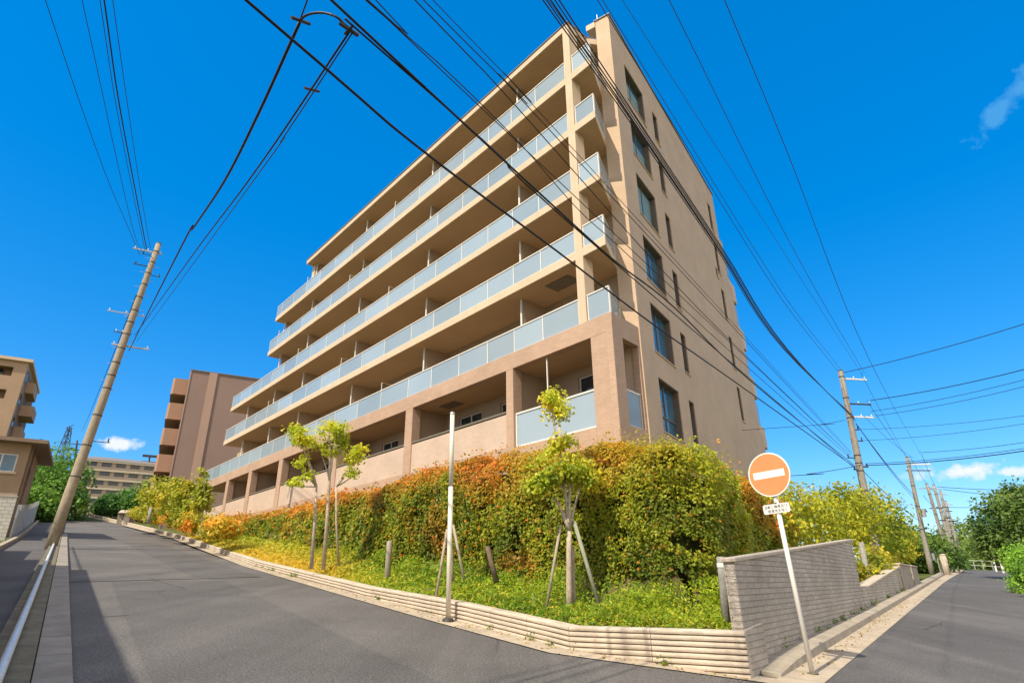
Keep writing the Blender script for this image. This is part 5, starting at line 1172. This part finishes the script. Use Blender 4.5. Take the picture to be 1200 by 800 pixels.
# big tree and bush on the right edge
c0 = at(1192, 612, 56); g = np.array([c0[0], c0[1], gz(c0[0], c0[1])])
tree('big round dark green tree on the right edge beside the side street', g, [(c0, (2.9, 2.9, 2.5)), (at(1176, 622, 56), (2.0, 2.0, 1.9)), (at(1208, 606, 57), (2.6, 2.6, 2.4)), (at(1184, 590, 56.5), (1.6, 1.6, 1.3)), (at(1165, 635, 56), (1.4, 1.4, 1.1)), (at(1196, 640, 55), (2.2, 2.2, 1.4)), (at(1200, 583, 56), (1.5, 1.5, 1.1))], 17000, .26, ((.03, .065, .015), (.12, .17, .03)), .2, 'barkdark', None, 'tree', 150, -.35, 1.6)
c0 = at(1199, 656, 37); t = thing('bush', 'bright light-green clipped bush at the right edge of the side street', 'bush', (c0[0], c0[1], gz(c0[0], c0[1])))
crown('foliage', [(c0, (.9, .9, .75)), (at(1208, 660, 36), (1.0, 1.0, .9)), (at(1196, 664, 36), (.6, .6, .5)), (c0-np.array([-.3, 0, .75]), (1.0, 1.0, .55)), (at(1206, 660, 36)-np.array([0, 0, .8]), (1.1, 1.1, .6))], 7500, .12, ((.06, .14, .012), (.20, .33, .03)), t, 160, -.8, 3, .5)
for i, (px, py, r) in enumerate(((1205, 680, 32), (1225, 690, 27))):
    c0 = at(px, py, r); t = thing('bush', ('low green bush at the lower right edge', 'green bush just outside the lower right')[i], 'bush', (c0[0], c0[1], gz(c0[0], c0[1])), 'bushes on the right verge'); crown('foliage', [(c0+np.array([.4, 0, .3]), (.8, .8, .6))], 2500, .12, ((.05, .12, .012), (.17, .28, .03)), t, 165+i, -.8, 3, .5)
# fences and posts at the crest
def rail_fence(label, pts, h, n_rail, mat='steel', group='fences at the road crest'):
    t = thing('rail_fence', label, 'fence', pts[0], group); rails = MB()
    for p in pts: MB().tube([p-np.array([0, 0, .2]), p+np.array([0, 0, h])], .045, 8).build('fence_post', 'winframe' if mat == 'w' else 'steel', t)
    for k in range(n_rail): rails.tube([p+np.array([0, 0, h*(k+1)/n_rail-.04]) for p in pts], .022, 6)
    rails.build('rail', 'steel', t)
rail_fence('thin grey rail fence on the verge between the second pole and the crest', [wallpt(t, .2).tolist()+[gz(*wallpt(t, .2))] for t in (46, 52, 58, 64, 72, 80)] if False else [np.array([*wallpt(t, .15), gz(*wallpt(t, .15))]) for t in (46, 51, 56, 62, 70, 78, 86)], 1.15, 3)
ps = [ongr(x, 662.5, 0) for x in (1126, 1133, 1140)]; ps = [at(x, 663, 96) for x in (1126, 1134, 1142, 1152, 1163, 1175, 1187)]; 
rail_fence('thin grey post-and-rail fence across the end of the road crest', [np.array([p[0], p[1], gz(p[0], p[1])]) for p in ps], 1.1, 2)
b = at(1108.5, 670, 57.5); b[2] = gz(b[0], b[1])+.12; cpz = thing('concrete_post', 'stout pale concrete post on the verge right of the second pole', 'post', b)
tp_ = at(1104.5, 650, 57.5); m = MB(); m.tube([b-np.array([0, 0, .3]), tp_], [.27, .22], 10); m.build('shaft', 'splitcap', cpz, True); MB().tube([tp_, tp_+np.array([0, 0, .08])], [.25, .12], 10).build('cap', 'splitcap', cpz)
for i, (px, r) in enumerate(((1166, 80), (1174, 76))):
    b = at(px, 663, r); b[2] = gz(b[0], b[1]); cq = thing('guard_post', ('slim pale guard post left of the pair near the big tree', 'slim pale guard post right of the pair near the big tree')[i], 'post', b, 'guard posts by the big tree'); MB().tube([b, b+np.array([0, 0, 1.45])], [.09, .08], 8).build('shaft', 'winframe', cq); MB().tube([b+np.array([0, 0, 1.2]), b+np.array([0, 0, 1.3])], [.1, .1], 8).build('band', 'orange', cq)
# thin post by the first pole behind the low wall
b = at(1014, 665, 26); tag(MB().tube([b-np.array([0, 0, 1.2]), at(1009, 635, 26)], [.10, .09], 8).build('wooden_post', 'oldwood', None, True, loc=b), 'grey wooden post rising behind the low stone wall among gold leaves', 'post')
